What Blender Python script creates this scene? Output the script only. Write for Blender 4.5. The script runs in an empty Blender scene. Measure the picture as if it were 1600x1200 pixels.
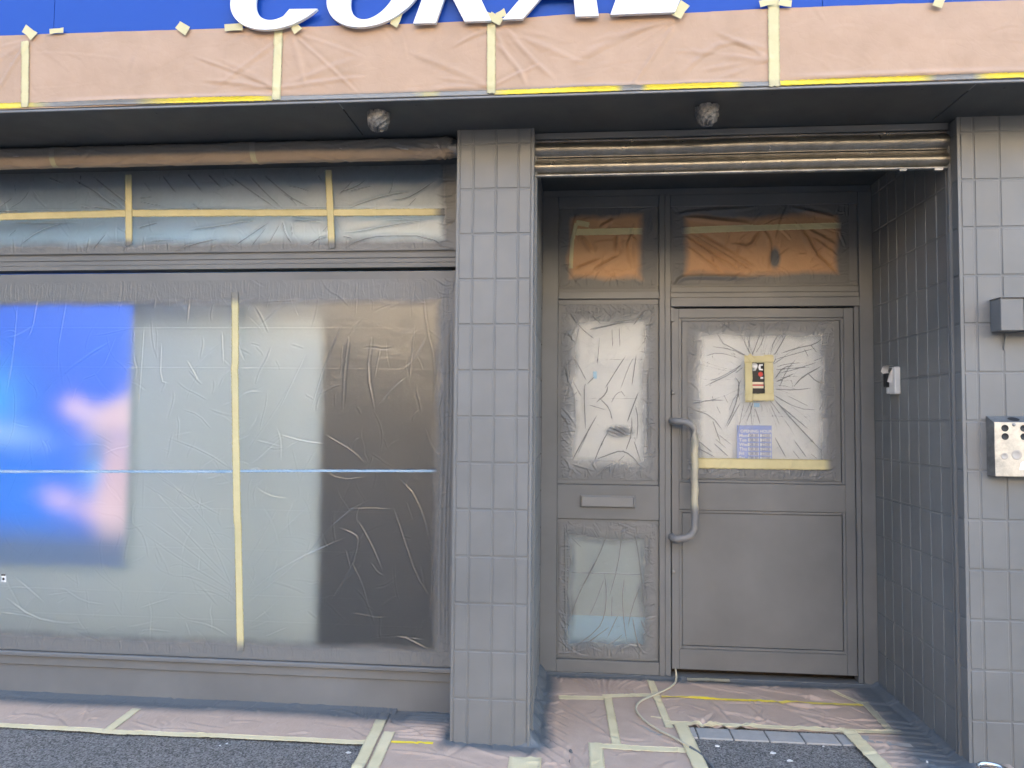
SUNP, SKYP, EXPO, SCREEN = 4.4, .15, 3.2, .145
import bpy, math, random
import numpy as np
from mathutils import Vector, Matrix
random.seed(7); RNG = np.random.default_rng(7)
scene = bpy.context.scene
COL = scene.collection

# ------------------------------------------------------------------ helpers
def tag(o, label=None, cat=None, group=None, kind=None):
    if label: o['label'] = label
    if cat: o['category'] = cat
    if group: o['group'] = group
    if kind: o['kind'] = kind
    return o

def thing(name, label, cat, loc=(0, 0, 0), group=None, kind=None):
    o = bpy.data.objects.new(name, None); COL.objects.link(o)
    o.location = loc; o.empty_display_size = 0.1
    bpy.context.view_layer.update() if False else None
    return tag(o, label, cat, group, kind)

class MB:
    """collects faces, builds ONE mesh object"""
    def __init__(s): s.v = []; s.f = []; s.sm = []
    def add(s, vs, fs, smooth=False):
        n = len(s.v); s.v += [tuple(v) for v in vs]
        for f in fs: s.f.append(tuple(n + i for i in f)); s.sm.append(smooth)
        return s
    def box(s, x0, x1, y0, y1, z0, z1):
        return s.add([(x0,y0,z0),(x1,y0,z0),(x1,y1,z0),(x0,y1,z0),(x0,y0,z1),(x1,y0,z1),(x1,y1,z1),(x0,y1,z1)],
            [(0,3,2,1),(4,5,6,7),(0,1,5,4),(1,2,6,5),(2,3,7,6),(3,0,4,7)])
    def bbox(s, x0, x1, y0, y1, z0, z1, b=0.002):
        """box with chamfered edges"""
        vs = []; 
        xs, ys, zs = (x0, x1), (y0, y1), (z0, z1)
        idx = {}
        for i in (0,1):
            for j in (0,1):
                for k in (0,1):
                    for a in range(3):
                        p = [xs[i] + (b if i == 0 else -b), ys[j] + (b if j == 0 else -b), zs[k] + (b if k == 0 else -b)]
                        p[a] = (xs[i], ys[j], zs[k])[a]
                        idx[(i,j,k,a)] = len(vs); vs.append(p)
        fs = []
        fl = {0: [(0,0),(1,0),(1,1),(0,1)]}
        q = [(0,0),(1,0),(1,1),(0,1)]
        for i in (0,1): fs.append([idx[(i,a,c,0)] for a,c in (q if i else q[::-1])])
        for j in (0,1): fs.append([idx[(a,j,c,1)] for a,c in (q[::-1] if j else q)])
        for k in (0,1): fs.append([idx[(a,c,k,2)] for a,c in (q if k else q[::-1])])
        for i in (0,1):
            for j in (0,1): fs.append([idx[(i,j,0,0)], idx[(i,j,1,0)], idx[(i,j,1,1)], idx[(i,j,0,1)]])
            for k in (0,1): fs.append([idx[(i,0,k,0)], idx[(i,1,k,0)], idx[(i,1,k,2)], idx[(i,0,k,2)]])
        for j in (0,1):
            for k in (0,1): fs.append([idx[(0,j,k,1)], idx[(1,j,k,1)], idx[(1,j,k,2)], idx[(0,j,k,2)]])
        for i in (0,1):
            for j in (0,1):
                for k in (0,1): fs.append([idx[(i,j,k,0)], idx[(i,j,k,1)], idx[(i,j,k,2)]])
        return s.add(vs, fs)
    def tube(s, pts, r, n=12, rr=None, caps=True):
        pts = [Vector(p) for p in pts]; rings = []
        up = Vector((0.01, 0.02, 1)).normalized()
        for i, p in enumerate(pts):
            d = (pts[min(i+1, len(pts)-1)] - pts[max(i-1, 0)]).normalized()
            if abs(d.dot(up)) > 0.98: up = Vector((0, -1, 0.05)).normalized()
            a = d.cross(up).normalized(); b = a.cross(d).normalized()
            R = rr[i] if rr else r
            rings.append([p + (a*math.cos(2*math.pi*k/n) + b*math.sin(2*math.pi*k/n))*R for k in range(n)])
        vs = [v for ring in rings for v in ring]; fs = []
        for i in range(len(rings)-1):
            for k in range(n): fs.append((i*n+k, i*n+(k+1) % n, (i+1)*n+(k+1) % n, (i+1)*n+k))
        s.add(vs, fs, True)
        if caps:
            s.add(rings[0], [tuple(range(n))[::-1]]); s.add(rings[-1], [tuple(range(n))])
        return s
    def lathe(s, prof, c=(0,0,0), n=32, smooth=True, axis='z'):
        vs = []
        for r, h in prof:
            for k in range(n):
                a = 2*math.pi*k/n
                p = (r*math.cos(a), r*math.sin(a), h) if axis == 'z' else (r*math.cos(a), -h, r*math.sin(a))
                vs.append((c[0]+p[0], c[1]+p[1], c[2]+p[2]))
        fs = [(i*n+k, i*n+(k+1) % n, (i+1)*n+(k+1) % n, (i+1)*n+k) for i in range(len(prof)-1) for k in range(n)]
        return s.add(vs, fs, smooth)
    def poly(s, pts, y, t=0.0, back=None):
        """x,z polygon at depth y facing -y"""
        vs = [(p[0], y, p[1]) for p in pts]; n = len(pts)
        s.add(vs, [tuple(range(n))])
        return s
    def build(s, name, mat, parent=None, attr=None):
        me = bpy.data.meshes.new(name); me.from_pydata(s.v, [], s.f); me.update()
        me.polygons.foreach_set('use_smooth', s.sm)
        if mat: me.materials.append(mat)
        o = bpy.data.objects.new(name, me); COL.objects.link(o)
        if parent is not None:
            o.parent = parent; o.matrix_parent_inverse = Matrix.Translation(-Vector(parent.location))
        import bmesh
        bm = bmesh.new(); bm.from_mesh(me); bmesh.ops.recalc_face_normals(bm, faces=bm.faces); bm.to_mesh(me); bm.free()
        return o

# ---------------------------------------------------------------- numpy noise
_P = RNG.random((256, 256))
def vnoise(x, y):
    xi = np.floor(x).astype(int); yi = np.floor(y).astype(int); fx = x-xi; fy = y-yi
    fx = fx*fx*(3-2*fx); fy = fy*fy*(3-2*fy); g = lambda a, b: _P[a % 256, b % 256]
    return (g(xi,yi)*(1-fx)+g(xi+1,yi)*fx)*(1-fy)+(g(xi,yi+1)*(1-fx)+g(xi+1,yi+1)*fx)*fy
def fbm(x, y, o=4):
    r = 0; a = 1; t = 0
    for i in range(o):
        r = r+a*vnoise(x*2**i+17.3*i, y*2**i+5.1*i); t += a; a *= .5
    return r/t
def sstep(a, b, x):
    t = np.clip((x-a)/(b-a+1e-9), 0, 1); return t*t*(3-2*t)

class Field:
    """height field + crease attribute over a rectangular grid (s,t)"""
    def __init__(f, s0, s1, t0, t1, res):
        f.ns = int(round((s1-s0)/res))+1; f.nt = int(round((t1-t0)/res))+1
        f.s = np.linspace(s0, s1, f.ns); f.t = np.linspace(t0, t1, f.nt); f.res = res
        f.S, f.T = np.meshgrid(f.s, f.t); f.H = np.zeros_like(f.S); f.F = np.zeros_like(f.S)
    def crease(f, pts, w=.004, h=.003, fold=1.0):
        pts = np.array(pts, float)
        if len(pts) > 2:      # smooth the polyline a little
            q = [pts[0]]
            for i in range(len(pts)-1): q += [pts[i]*.75+pts[i+1]*.25, pts[i]*.25+pts[i+1]*.75]
            q.append(pts[-1]); pts = np.array(q)
        m = w*5
        i0 = np.searchsorted(f.s, pts[:,0].min()-m); i1 = np.searchsorted(f.s, pts[:,0].max()+m)
        j0 = np.searchsorted(f.t, pts[:,1].min()-m); j1 = np.searchsorted(f.t, pts[:,1].max()+m)
        if i1 <= i0 or j1 <= j0: return
        S = f.S[j0:j1, i0:i1]; T = f.T[j0:j1, i0:i1]
        seg = np.linalg.norm(np.diff(pts, axis=0), axis=1); L = seg.sum()+1e-9; acc = 0
        bd = np.full(S.shape, 9.0); sd = np.zeros(S.shape); pr = np.zeros(S.shape)
        for a, b, l in zip(pts[:-1], pts[1:], seg):
            if l < 1e-6: continue
            d = (b-a)/l; u = (S-a[0])*d[0]+(T-a[1])*d[1]; uc = np.clip(u, 0, l)
            dx = S-a[0]-uc*d[0]; dy = T-a[1]-uc*d[1]; dist = np.hypot(dx, dy); n = dx*-d[1]+dy*d[0]
            k = dist < bd; bd = np.where(k, dist, bd); sd = np.where(k, np.where(n >= 0, dist, -dist), sd)
            pr = np.where(k, (acc+uc)/L, pr); acc += l
        tap = np.clip(np.minimum(pr*6+.25, (1-pr)*4+.1), 0, 1)
        ww = w*(.6+.4*tap)
        ridge = np.exp(-(bd/ww)**2); tr = np.exp(-((sd-1.9*ww)/(1.3*ww))**2)
        f.H[j0:j1, i0:i1] += h*tap*(ridge-.6*tr); f.F[j0:j1, i0:i1] += fold*tap*np.exp(-(bd/(ww*.62))**2)
    def rnd(f, n, l0, l1, w=.003, h=.0015, ang=None, box=None, fold=.5):
        s0, s1, t0, t1 = box or (f.s[0], f.s[-1], f.t[0], f.t[-1])
        for _ in range(n):
            x = RNG.uniform(s0, s1); y = RNG.uniform(t0, t1); a = RNG.uniform(0, math.pi) if ang is None else RNG.normal(*ang)
            l = RNG.uniform(l0, l1); pts = [(x, y)]
            for k in range(3):
                a += RNG.normal(0, .25); x += math.cos(a)*l/3; y += math.sin(a)*l/3; pts.append((x, y))
            f.crease(pts, w*RNG.uniform(.7, 1.4), h*RNG.uniform(.4, 1.3)*RNG.choice([-1, 1], p=[.3, .7]), fold*RNG.uniform(.3, 1))
    def sample(f, s, t):
        a = np.clip((s-f.s[0])/(f.s[1]-f.s[0]), 0, f.ns-1.001); b = np.clip((t-f.t[0])/(f.t[1]-f.t[0]), 0, f.nt-1.001)
        i = int(a); j = int(b); x = a-i; y = b-j; H = f.H
        return (H[j,i]*(1-x)+H[j,i+1]*x)*(1-y)+(H[j+1,i]*(1-x)+H[j+1,i+1]*x)*y
    def build(f, name, mat, parent, plane, val, spray=None, keep=None, smooth=True, extra=None, label=None, warp=None):
        """plane 'y': (s,t)->(x,z), facing -y.  plane 'z': (x,y), facing +z"""
        S = f.S.copy(); T = f.T.copy()
        if warp: S, T = warp(S, T)
        n = S.size
        P = np.zeros((n, 3)); P[:,0] = S.ravel()
        if plane == 'y': P[:,1] = val-f.H.ravel(); P[:,2] = T.ravel()
        else: P[:,1] = T.ravel(); P[:,2] = val+f.H.ravel()
        j, i = np.meshgrid(np.arange(f.nt-1), np.arange(f.ns-1), indexing='ij'); a = (j*f.ns+i).ravel()
        Q = np.stack([a, a+1, a+f.ns+1, a+f.ns], 1)
        if keep is not None:
            c = keep((f.S[:-1,:-1]+f.S[1:,1:])/2, (f.T[:-1,:-1]+f.T[1:,1:])/2).ravel(); Q = Q[c]
        me = bpy.data.meshes.new(name)
        me.vertices.add(n); me.vertices.foreach_set('co', P.ravel())
        me.loops.add(Q.size); me.loops.foreach_set('vertex_index', Q.ravel().astype(np.int32))
        me.polygons.add(len(Q)); me.polygons.foreach_set('loop_start', np.arange(0, Q.size, 4, dtype=np.int32))
        me.polygons.foreach_set('use_smooth', np.ones(len(Q), bool))
        me.update(calc_edges=True)
        def att(nm, arr):
            at = me.attributes.new(nm, 'FLOAT', 'POINT'); at.data.foreach_set('value', np.ascontiguousarray(arr, dtype=np.float32).ravel())
        att('spray', spray(f.S, f.T) if spray else np.zeros(n)); att('fold', np.clip(f.F, 0, 1.5))
        if extra:
            for k, v in extra.items(): att(k, v)
        me.materials.append(mat)
        o = bpy.data.objects.new(name, me); COL.objects.link(o)
        if parent is not None: o.parent = parent; o.matrix_parent_inverse = Matrix.Translation(-Vector(parent.location))
        if label: o['label'] = label
        return o

def tape(parent, pts, w, plane, val, field=None, spray=None, mat=None, name='tape_strip', off=.0012, label=None, ragged=.0012):
    """thin strip of tape following a polyline; rides on the height field under it"""
    pts = [Vector((p[0], p[1])) for p in pts]; L = []
    for a, b in zip(pts[:-1], pts[1:]):
        n = max(2, int((b-a).length/.008))
        for i in range(n): L.append(a+(b-a)*i/n)
    L.append(pts[-1]); m = 6; V = []; SP = []
    hh = [0.0]*len(L)
    for i, p in enumerate(L):
        d = (L[min(i+1, len(L)-1)]-L[max(i-1, 0)]).normalized(); nn = Vector((-d.y, d.x))
        for k in range(m+1):
            e = (k/m-.5)*w
            if k in (0, m): e += random.uniform(-1, 1)*ragged
            q = p+nn*e
            if i in (0, len(L)-1): q = q+d*random.uniform(-1, 1)*ragged*2
            h = 0
            if field is not None: h = max(field.sample(q.x, q.y), field.sample(p.x, p.y)-.001)
            h += off + .0006*math.sin(i*.9+k*.7)*random.random()
            V.append((q.x, val-h, q.y) if plane == 'y' else (q.x, q.y, val+h)); SP.append((q.x, q.y))
    nl = len(L)
    # give the strip a real thickness: underside ring
    top = len(V); t = .0005
    F = []
    for i in range(nl-1):
        for k in range(m):
            a = i*(m+1)+k; F.append((a, a+1, a+m+2, a+m+1))
    VB = [(v[0], v[1]+t, v[2]) if plane == 'y' else (v[0], v[1], v[2]-t) for v in V]
    for i in range(nl-1):
        for k in (0, m):
            a = i*(m+1)+k; b = a+m+1; F.append((a, b, b+top, a+top))
    me = bpy.data.meshes.new(name); me.from_pydata(V+VB, [], F); me.update()
    me.polygons.foreach_set('use_smooth', [True]*len(F))
    arr = np.array(SP*2); sv = spray(arr[:,0], arr[:,1]) if spray else np.zeros(len(arr))
    at = me.attributes.new('spray', 'FLOAT', 'POINT'); at.data.foreach_set('value', np.asarray(sv, dtype=np.float32).ravel())
    me.materials.append(mat or M['tape'])
    o = bpy.data.objects.new(name, me); COL.objects.link(o)
    if parent is not None: o.parent = parent; o.matrix_parent_inverse = Matrix.Translation(-Vector(parent.location))
    if label: o['label'] = label
    return o

# ---------------------------------------------------------------- materials
M = {}
class NT:
    def __init__(s, name):
        s.m = bpy.data.materials.new(name); s.m.use_nodes = True; s.t = s.m.node_tree; s.t.nodes.clear()
        s.out = s.n('ShaderNodeOutputMaterial'); M[name] = s.m
    def n(s, typ, **kw):
        nd = s.t.nodes.new(typ)
        for k, v in kw.items():
            if k.startswith('_'): setattr(nd, k[1:], v)
            else: nd.inputs[k.replace('__', ' ')].default_value = v
        return nd
    def l(s, a, b): s.t.links.new(a, b)
    def coord(s, scale=(1,1,1), rot=(0,0,0)):
        g = s.n('ShaderNodeNewGeometry'); mp = s.n('ShaderNodeMapping'); mp.inputs['Scale'].default_value = scale; mp.inputs['Rotation'].default_value = rot
        s.l(g.outputs['Position'], mp.inputs['Vector']); return mp.outputs['Vector']
    def noise(s, vec, scale, detail=4, rough=.55, dist=0):
        nd = s.n('ShaderNodeTexNoise', Scale=scale, Detail=detail, Roughness=rough, Distortion=dist); s.l(vec, nd.inputs['Vector']); return nd.outputs['Fac']
    def ramp(s, fac, stops):
        r = s.n('ShaderNodeValToRGB'); e = r.color_ramp.elements
        while len(e) < len(stops): e.new(.5)
        for el, (p, c) in zip(e, stops): el.position = p; el.color = (*c, 1) if len(c) == 3 else c
        s.l(fac, r.inputs['Fac']); return r.outputs['Color']
    def math(s, op, a, b=None, c=None, clamp=False):
        nd = s.n('ShaderNodeMath', _operation=op); nd.use_clamp = clamp
        for i, x in enumerate((a, b, c)):
            if x is None: continue
            if isinstance(x, (int, float)): nd.inputs[i].default_value = x
            else: s.l(x, nd.inputs[i])
        return nd.outputs[0]
    def mix(s, fac, a, b):
        nd = s.n('ShaderNodeMix'); nd.data_type = 'RGBA'
        if isinstance(fac, (int, float)): nd.inputs[0].default_value = fac
        else: s.l(fac, nd.inputs[0])
        for i, x in ((6, a), (7, b)):
            if isinstance(x, tuple): nd.inputs[i].default_value = (*x, 1)
            else: s.l(x, nd.inputs[i])
        return nd.outputs[2]
    def mixf(s, fac, a, b):
        nd = s.n('ShaderNodeMix'); nd.data_type = 'FLOAT'
        for i, x in ((0, fac), (2, a), (3, b)):
            if isinstance(x, (int, float)): nd.inputs[i].default_value = x
            else: s.l(x, nd.inputs[i])
        return nd.outputs[0]
    def attr(s, nm): return s.n('ShaderNodeAttribute', _attribute_name=nm).outputs['Fac']
    def bump(s, h, strength=.3, dist=.002, normal=None):
        nd = s.n('ShaderNodeBump', Strength=strength, Distance=dist); s.l(h, nd.inputs['Height'])
        if normal: s.l(normal, nd.inputs['Normal'])
        return nd.outputs['Normal']
    def bsdf(s, color, rough=.5, metal=0, normal=None, spec=.5, link=True):
        b = s.n('ShaderNodeBsdfPrincipled'); b.inputs['Specular IOR Level'].default_value = spec
        for nm, x in (('Base Color', color), ('Roughness', rough), ('Metallic', metal)):
            if isinstance(x, tuple): b.inputs[nm].default_value = (*x, 1)
            elif isinstance(x, (int, float)): b.inputs[nm].default_value = x
            else: s.l(x, b.inputs[nm])
        if normal: s.l(normal, b.inputs['Normal'])
        if link: s.l(b.outputs[0], s.out.inputs['Surface'])
        return b.outputs[0]
GREY = (.184, .185, .181)
GREY2 = (.200, .200, .204)

def m_paint(name, c, rough=.42, peel=.12, drips=0):
    n = NT(name); v = n.coord()
    big = n.noise(v, 2.3, 4); fine = n.noise(v, 190, 2)
    c1 = tuple(x*.84 for x in c); c2 = tuple(x*1.12 for x in c)
    col = n.mix(n.ramp(big, [(.3, (0,0,0)), (.72, (1,1,1))]), c1, c2)
    spk = n.noise(v, 60, 5, .8); col = n.mix(n.ramp(spk, [(.70, (0,0,0)), (.78, (1,1,1))]), col, tuple(x*.7 for x in c))
    r = n.mixf(n.noise(v, 9, 4), rough-.1, rough+.14)
    h = n.math('ADD', n.math('MULTIPLY', fine, .35), n.noise(n.coord((14,14,14)), 1, 3))
    n.bsdf(col, r, 0, n.bump(h, peel, .003), .45)
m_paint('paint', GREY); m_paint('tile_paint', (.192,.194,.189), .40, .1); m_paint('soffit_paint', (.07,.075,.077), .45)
m_paint('joint_paint', (.185,.188,.184), .5)

def sheetmat(name, base, base2, rough=.6, paint=(.150,.150,.148), fibre=True, trans=0, foldcol=None, bumpk=.3, cr=22):
    n = NT(name); v = n.coord(); sp = n.attr('spray')
    nz = n.noise(v, 45, 6, .75); f = n.math('ADD', sp, n.math('MULTIPLY', n.math('SUBTRACT', nz, .5), .30), clamp=True)
    f = n.math('MULTIPLY', f, n.math('GREATER_THAN', sp, .01)); fac = n.ramp(f, [(.08, (0,0,0)), (.85, (1,1,1))])
    col = n.mix(n.ramp(n.noise(v, 7, 5, .6), [(.3, (0,0,0)), (.7, (1,1,1))]), base, base2)
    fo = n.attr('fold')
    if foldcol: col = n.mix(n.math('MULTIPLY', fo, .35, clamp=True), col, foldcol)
    col = n.mix(fac, col, paint)
    crk = n.n('ShaderNodeTexVoronoi', _feature='DISTANCE_TO_EDGE', Scale=cr)
    dv = n.n('ShaderNodeVectorMath', _operation='ADD'); nt = n.n('ShaderNodeTexNoise', Scale=5.0, Detail=3.0); n.l(v, nt.inputs['Vector'])
    sc = n.n('ShaderNodeVectorMath', _operation='SCALE', Scale=.25); n.l(nt.outputs['Color'], sc.inputs[0]); n.l(v, dv.inputs[0]); n.l(sc.outputs[0], dv.inputs[1])
    n.l(dv.outputs[0], crk.inputs['Vector'])
    h = n.math('ADD', n.math('MULTIPLY', n.ramp(crk.outputs['Distance'], [(0, (0,0,0)), (.12, (1,1,1))]), .25), n.noise(v, 30, 5, .6))
    nm = n.bump(h, bumpk, .004)
    n.bsdf(col, n.mixf(n.noise(v, 20, 3), rough-.08, rough+.1), 0, nm, .4)
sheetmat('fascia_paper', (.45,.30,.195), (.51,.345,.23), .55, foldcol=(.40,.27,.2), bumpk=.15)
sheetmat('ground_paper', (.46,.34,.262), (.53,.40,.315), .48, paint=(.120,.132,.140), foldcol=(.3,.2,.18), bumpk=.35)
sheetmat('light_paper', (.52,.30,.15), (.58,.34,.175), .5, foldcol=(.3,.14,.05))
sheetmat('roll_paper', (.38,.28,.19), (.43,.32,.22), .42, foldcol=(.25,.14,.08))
sheetmat('tape', (.60,.53,.28), (.68,.61,.34), .55, paint=GREY, bumpk=.15, cr=60)
sheetmat('floor_tape', (.66,.565,.33), (.76,.66,.43), .5, paint=(.120,.132,.140), bumpk=.3, cr=60)
sheetmat('yellow_tape', (.85,.66,.03), (.88,.70,.06), .45, paint=(.26,.26,.25), bumpk=.15, cr=60)
sheetmat('blue_tape', (.24,.38,.53), (.40,.54,.70), .4, bumpk=.3, cr=50)

def m_film(name, milk, blur, tint=(.80,.83,.85), foldmilk=.35, folddark=0.0, rough=.24, paint=GREY, refl=1.0, crk=.26):
    """thin masking film: milky, lets the view through, takes the overspray"""
    n = NT(name); v = n.coord(); sp = n.attr('spray'); fo = n.attr('fold')
    nz = n.noise(v, 38, 6, .75); f = n.math('ADD', sp, n.math('MULTIPLY', n.math('SUBTRACT', nz, .5), .22), clamp=True)
    f = n.math('MULTIPLY', f, n.math('GREATER_THAN', sp, .004)); fac = n.ramp(f, [(.03, (0,0,0)), (.9, (1,1,1))])
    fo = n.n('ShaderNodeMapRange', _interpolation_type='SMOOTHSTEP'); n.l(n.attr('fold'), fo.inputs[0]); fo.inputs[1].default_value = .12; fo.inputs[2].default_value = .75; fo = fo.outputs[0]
    h = n.math('ADD', n.noise(v, 26, 6, .62), n.math('MULTIPLY', n.noise(n.coord((3, 3, 3)), 9, 5, .7, 1.2), 1.2))
    rg = n.n('ShaderNodeTexNoise', Scale=11.0, Detail=5.0, Roughness=.55, Distortion=.9); rg.noise_type = 'RIDGED_MULTIFRACTAL'; rg.inputs['Offset'].default_value = 1.0; rg.inputs['Gain'].default_value = 1.6; rg.normalize = True; n.l(v, rg.inputs['Vector'])
    h = n.math('ADD', h, n.math('MULTIPLY', rg.outputs['Fac'], 1.1)); nm = n.bump(h, crk, .0045)
    dif = n.bsdf(tint, .45, 0, nm, .3, link=False)
    if blur > 0:
        tr = n.n('ShaderNodeBsdfRefraction', IOR=1.13, Roughness=blur); tr.inputs['Color'].default_value = (.97,.98,.98,1); tro = tr.outputs[0]
    else:
        tr = n.n('ShaderNodeBsdfTransparent'); tr.inputs['Color'].default_value = (.95,.96,.96,1); tro = tr.outputs[0]
    gl = n.n('ShaderNodeBsdfGlossy', Roughness=rough); n.l(nm, gl.inputs['Normal'])
    fr = n.n('ShaderNodeFresnel', IOR=1.5); n.l(nm, fr.inputs['Normal'])
    mk = n.math('ADD', milk, n.math('MULTIPLY', fo, foldmilk), clamp=True)
    m1 = n.n('ShaderNodeMixShader'); n.l(mk, m1.inputs[0]); n.l(tro, m1.inputs[1]); n.l(dif, m1.inputs[2])
    m2 = n.n('ShaderNodeMixShader'); n.l(n.math('MULTIPLY', fr.outputs[0], refl, clamp=True), m2.inputs[0]); n.l(m1.outputs[0], m2.inputs[1]); n.l(gl.outputs[0], m2.inputs[2])
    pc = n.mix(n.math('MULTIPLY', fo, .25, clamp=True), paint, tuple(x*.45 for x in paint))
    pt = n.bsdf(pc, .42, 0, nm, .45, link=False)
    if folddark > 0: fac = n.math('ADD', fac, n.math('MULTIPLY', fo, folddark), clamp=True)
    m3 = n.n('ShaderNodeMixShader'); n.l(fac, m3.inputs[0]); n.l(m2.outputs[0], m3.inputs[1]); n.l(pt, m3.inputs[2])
    n.l(m3.outputs[0], n.out.inputs['Surface'])
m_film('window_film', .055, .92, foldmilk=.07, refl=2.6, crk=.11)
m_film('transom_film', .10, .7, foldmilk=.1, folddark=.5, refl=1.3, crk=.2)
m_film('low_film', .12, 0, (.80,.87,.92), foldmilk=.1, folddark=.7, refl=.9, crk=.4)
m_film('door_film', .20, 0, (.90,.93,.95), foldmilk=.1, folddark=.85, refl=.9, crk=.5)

def simple(name, c, rough=.5, metal=0, nscale=8, var=.12, bumpk=.1, spec=.5):
    n = NT(name); v = n.coord(); col = n.mix(n.noise(v, nscale, 5, .6), tuple(x*(1-var) for x in c), tuple(min(1, x*(1+var)) for x in c))
    n.bsdf(col, n.mixf(n.noise(v, nscale*3, 4), max(.03, rough-.08), rough+.08), metal, n.bump(n.noise(v, 120, 3), bumpk, .001), spec)
simple('sign_blue', (.007,.066,.37), .38, var=.04, bumpk=.03, spec=.3)
simple('letter_white', (.86,.86,.86), .35, var=.02, bumpk=.02)
simple('trim_metal', (.20,.20,.20), .45, .2)
simple('black', (.012,.012,.013), .5); simple('white_plastic', (.72,.70,.66), .4, var=.04)
simple('dark_room', (.045,.035,.03), .8); simple('room_wall', (.16,.13,.11), .85)
simple('panel_grey', (.74,.89,.97), .7, var=.05); simple('panel_blue', (.32,.62,.92), .7, var=.06)
simple('blind_white', (.94,.955,.96), .8, var=.03); simple('blind_grey', (.46,.54,.57), .8, var=.05); simple('blind_blue', (.42,.70,.95), .7, var=.05)
simple('hose', (.55,.50,.36), .45, var=.1); simple('hose_dark', (.14,.15,.16), .45)
simple('notice_blue', (.22,.32,.74), .5, var=.05); simple('notice_white', (.85,.86,.86), .5, var=.02); simple('notice_text', (.10,.12,.25), .5)
simple('sticker_red', (.75,.10,.07), .4); simple('sticker_cream', (.8,.68,.5), .4); simple('dot_blue', (.35,.65,.9), .5)
simple('can_steel', (.6,.6,.6), .25, 1.0, 12, .1); simple('can_label', (.30,.12,.06), .4)
simple('brick', (.46,.27,.18), .85, var=.25, nscale=3); simple('render_cream', (.74,.60,.42), .85, var=.08, nscale=2); simple('slate', (.1,.1,.12), .7)
simple('ext_window', (.03,.04,.05), .08); simple('kerb', (.3,.3,.3), .8); simple('wall_render', (.5,.48,.45), .85)
def m_glass():
    n = NT('glass'); t = n.n('ShaderNodeBsdfTransparent'); t.inputs['Color'].default_value = (.985,.99,.988,1)
    g = n.n('ShaderNodeBsdfGlossy', Roughness=.03); fr = n.n('ShaderNodeFresnel', IOR=1.45); m = n.n('ShaderNodeMixShader')
    n.l(fr.outputs[0], m.inputs[0]); n.l(t.outputs[0], m.inputs[1]); n.l(g.outputs[0], m.inputs[2]); n.l(m.outputs[0], n.out.inputs['Surface'])
m_glass()
def m_metal(name, c, rough, stretch, k=.3):
    n = NT(name); v = n.coord(stretch); s = n.noise(v, 6, 6, .7); w = n.coord()
    vor = n.n('ShaderNodeTexVoronoi', Scale=110.0); n.l(w, vor.inputs['Vector'])
    dirt = n.ramp(n.noise(w, 14, 6, .7), [(.35, (0,0,0)), (.7, (1,1,1))])
    col = n.mix(dirt, c, tuple(x*.55 for x in c)); col = n.mix(n.math('MULTIPLY', s, .4), col, tuple(x*.75 for x in c))
    n.bsdf(col, n.mixf(dirt, rough, rough+.2), .85, n.bump(n.math('ADD', vor.outputs['Distance'], s), k, .0015), .5)
m_metal('shutter_metal', (.36,.335,.29), .27, (1,1,1), .22); m_metal('steel', (.78,.73,.64), .38, (1, 1, 14), .12); m_metal('steel_dark', (.40,.40,.39), .4, (1,1,8))
def m_asphalt():
    n = NT('asphalt'); v = n.coord(); a = n.noise(v, 260, 4, .8); b = n.noise(v, 3, 5, .6)
    vo = n.n('ShaderNodeTexVoronoi', Scale=170.0); n.l(v, vo.inputs['Vector'])
    col = n.mix(n.ramp(vo.outputs['Color'], [(.15, (0,0,0)), (.95, (1,1,1))]), (.050,.046,.041), (.40,.375,.345))
    col = n.mix(n.ramp(n.noise(v, 420, 2, .6), [(.66, (0,0,0)), (.72, (1,1,1))]), col, (.42,.42,.40))
    col = n.mix(n.math('MULTIPLY', b, .5), col, (.10,.094,.088))
    gum = n.noise(v, 16, 2, .4); col = n.mix(n.ramp(gum, [(.745, (0,0,0)), (.76, (1,1,1))]), col, (.17,.17,.17))
    n.bsdf(col, .8, 0, n.bump(n.math('ADD', vo.outputs['Distance'], a), .7, .004), .4)
m_asphalt()
def m_paver():
    n = NT('paver'); v = n.coord(); col = n.mix(n.noise(v, 30, 6, .7), (.29,.275,.25), (.43,.41,.38))
    n.bsdf(col, .75, 0, n.bump(n.noise(v, 150, 4, .7), .4, .002), .4)
m_paver()
def m_handle():
    n = NT('handle_highlight'); v = n.coord(); sp = n.attr('spray'); s = n.noise(n.coord((8, 8, 30)), 4, 4)
    f = n.math('ADD', sp, n.math('MULTIPLY', n.math('SUBTRACT', n.noise(v, 30, 5), .5), .5), clamp=True)
    col = n.mix(n.ramp(f, [(.2, (0,0,0)), (.85, (1,1,1))]), (.52,.48,.35), (.21,.21,.21))  # cream highlight on the grey bar is painted into the colour
    n.bsdf(col, .42, 0, n.bump(s, .35, .003), .5)
m_handle()
def m_screen():
    n = NT('screen'); a = n.n('ShaderNodeAttribute', _attribute_name='img'); e = n.n('ShaderNodeEmission', Strength=SCREEN); n.l(a.outputs['Color'], e.inputs['Color'])
    g = n.n('ShaderNodeBsdfGlossy', Roughness=.1); m = n.n('ShaderNodeMixShader'); m.inputs[0].default_value = .04
    n.l(e.outputs[0], m.inputs[1]); n.l(g.outputs[0], m.inputs[2]); n.l(m.outputs[0], n.out.inputs['Surface'])
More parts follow.
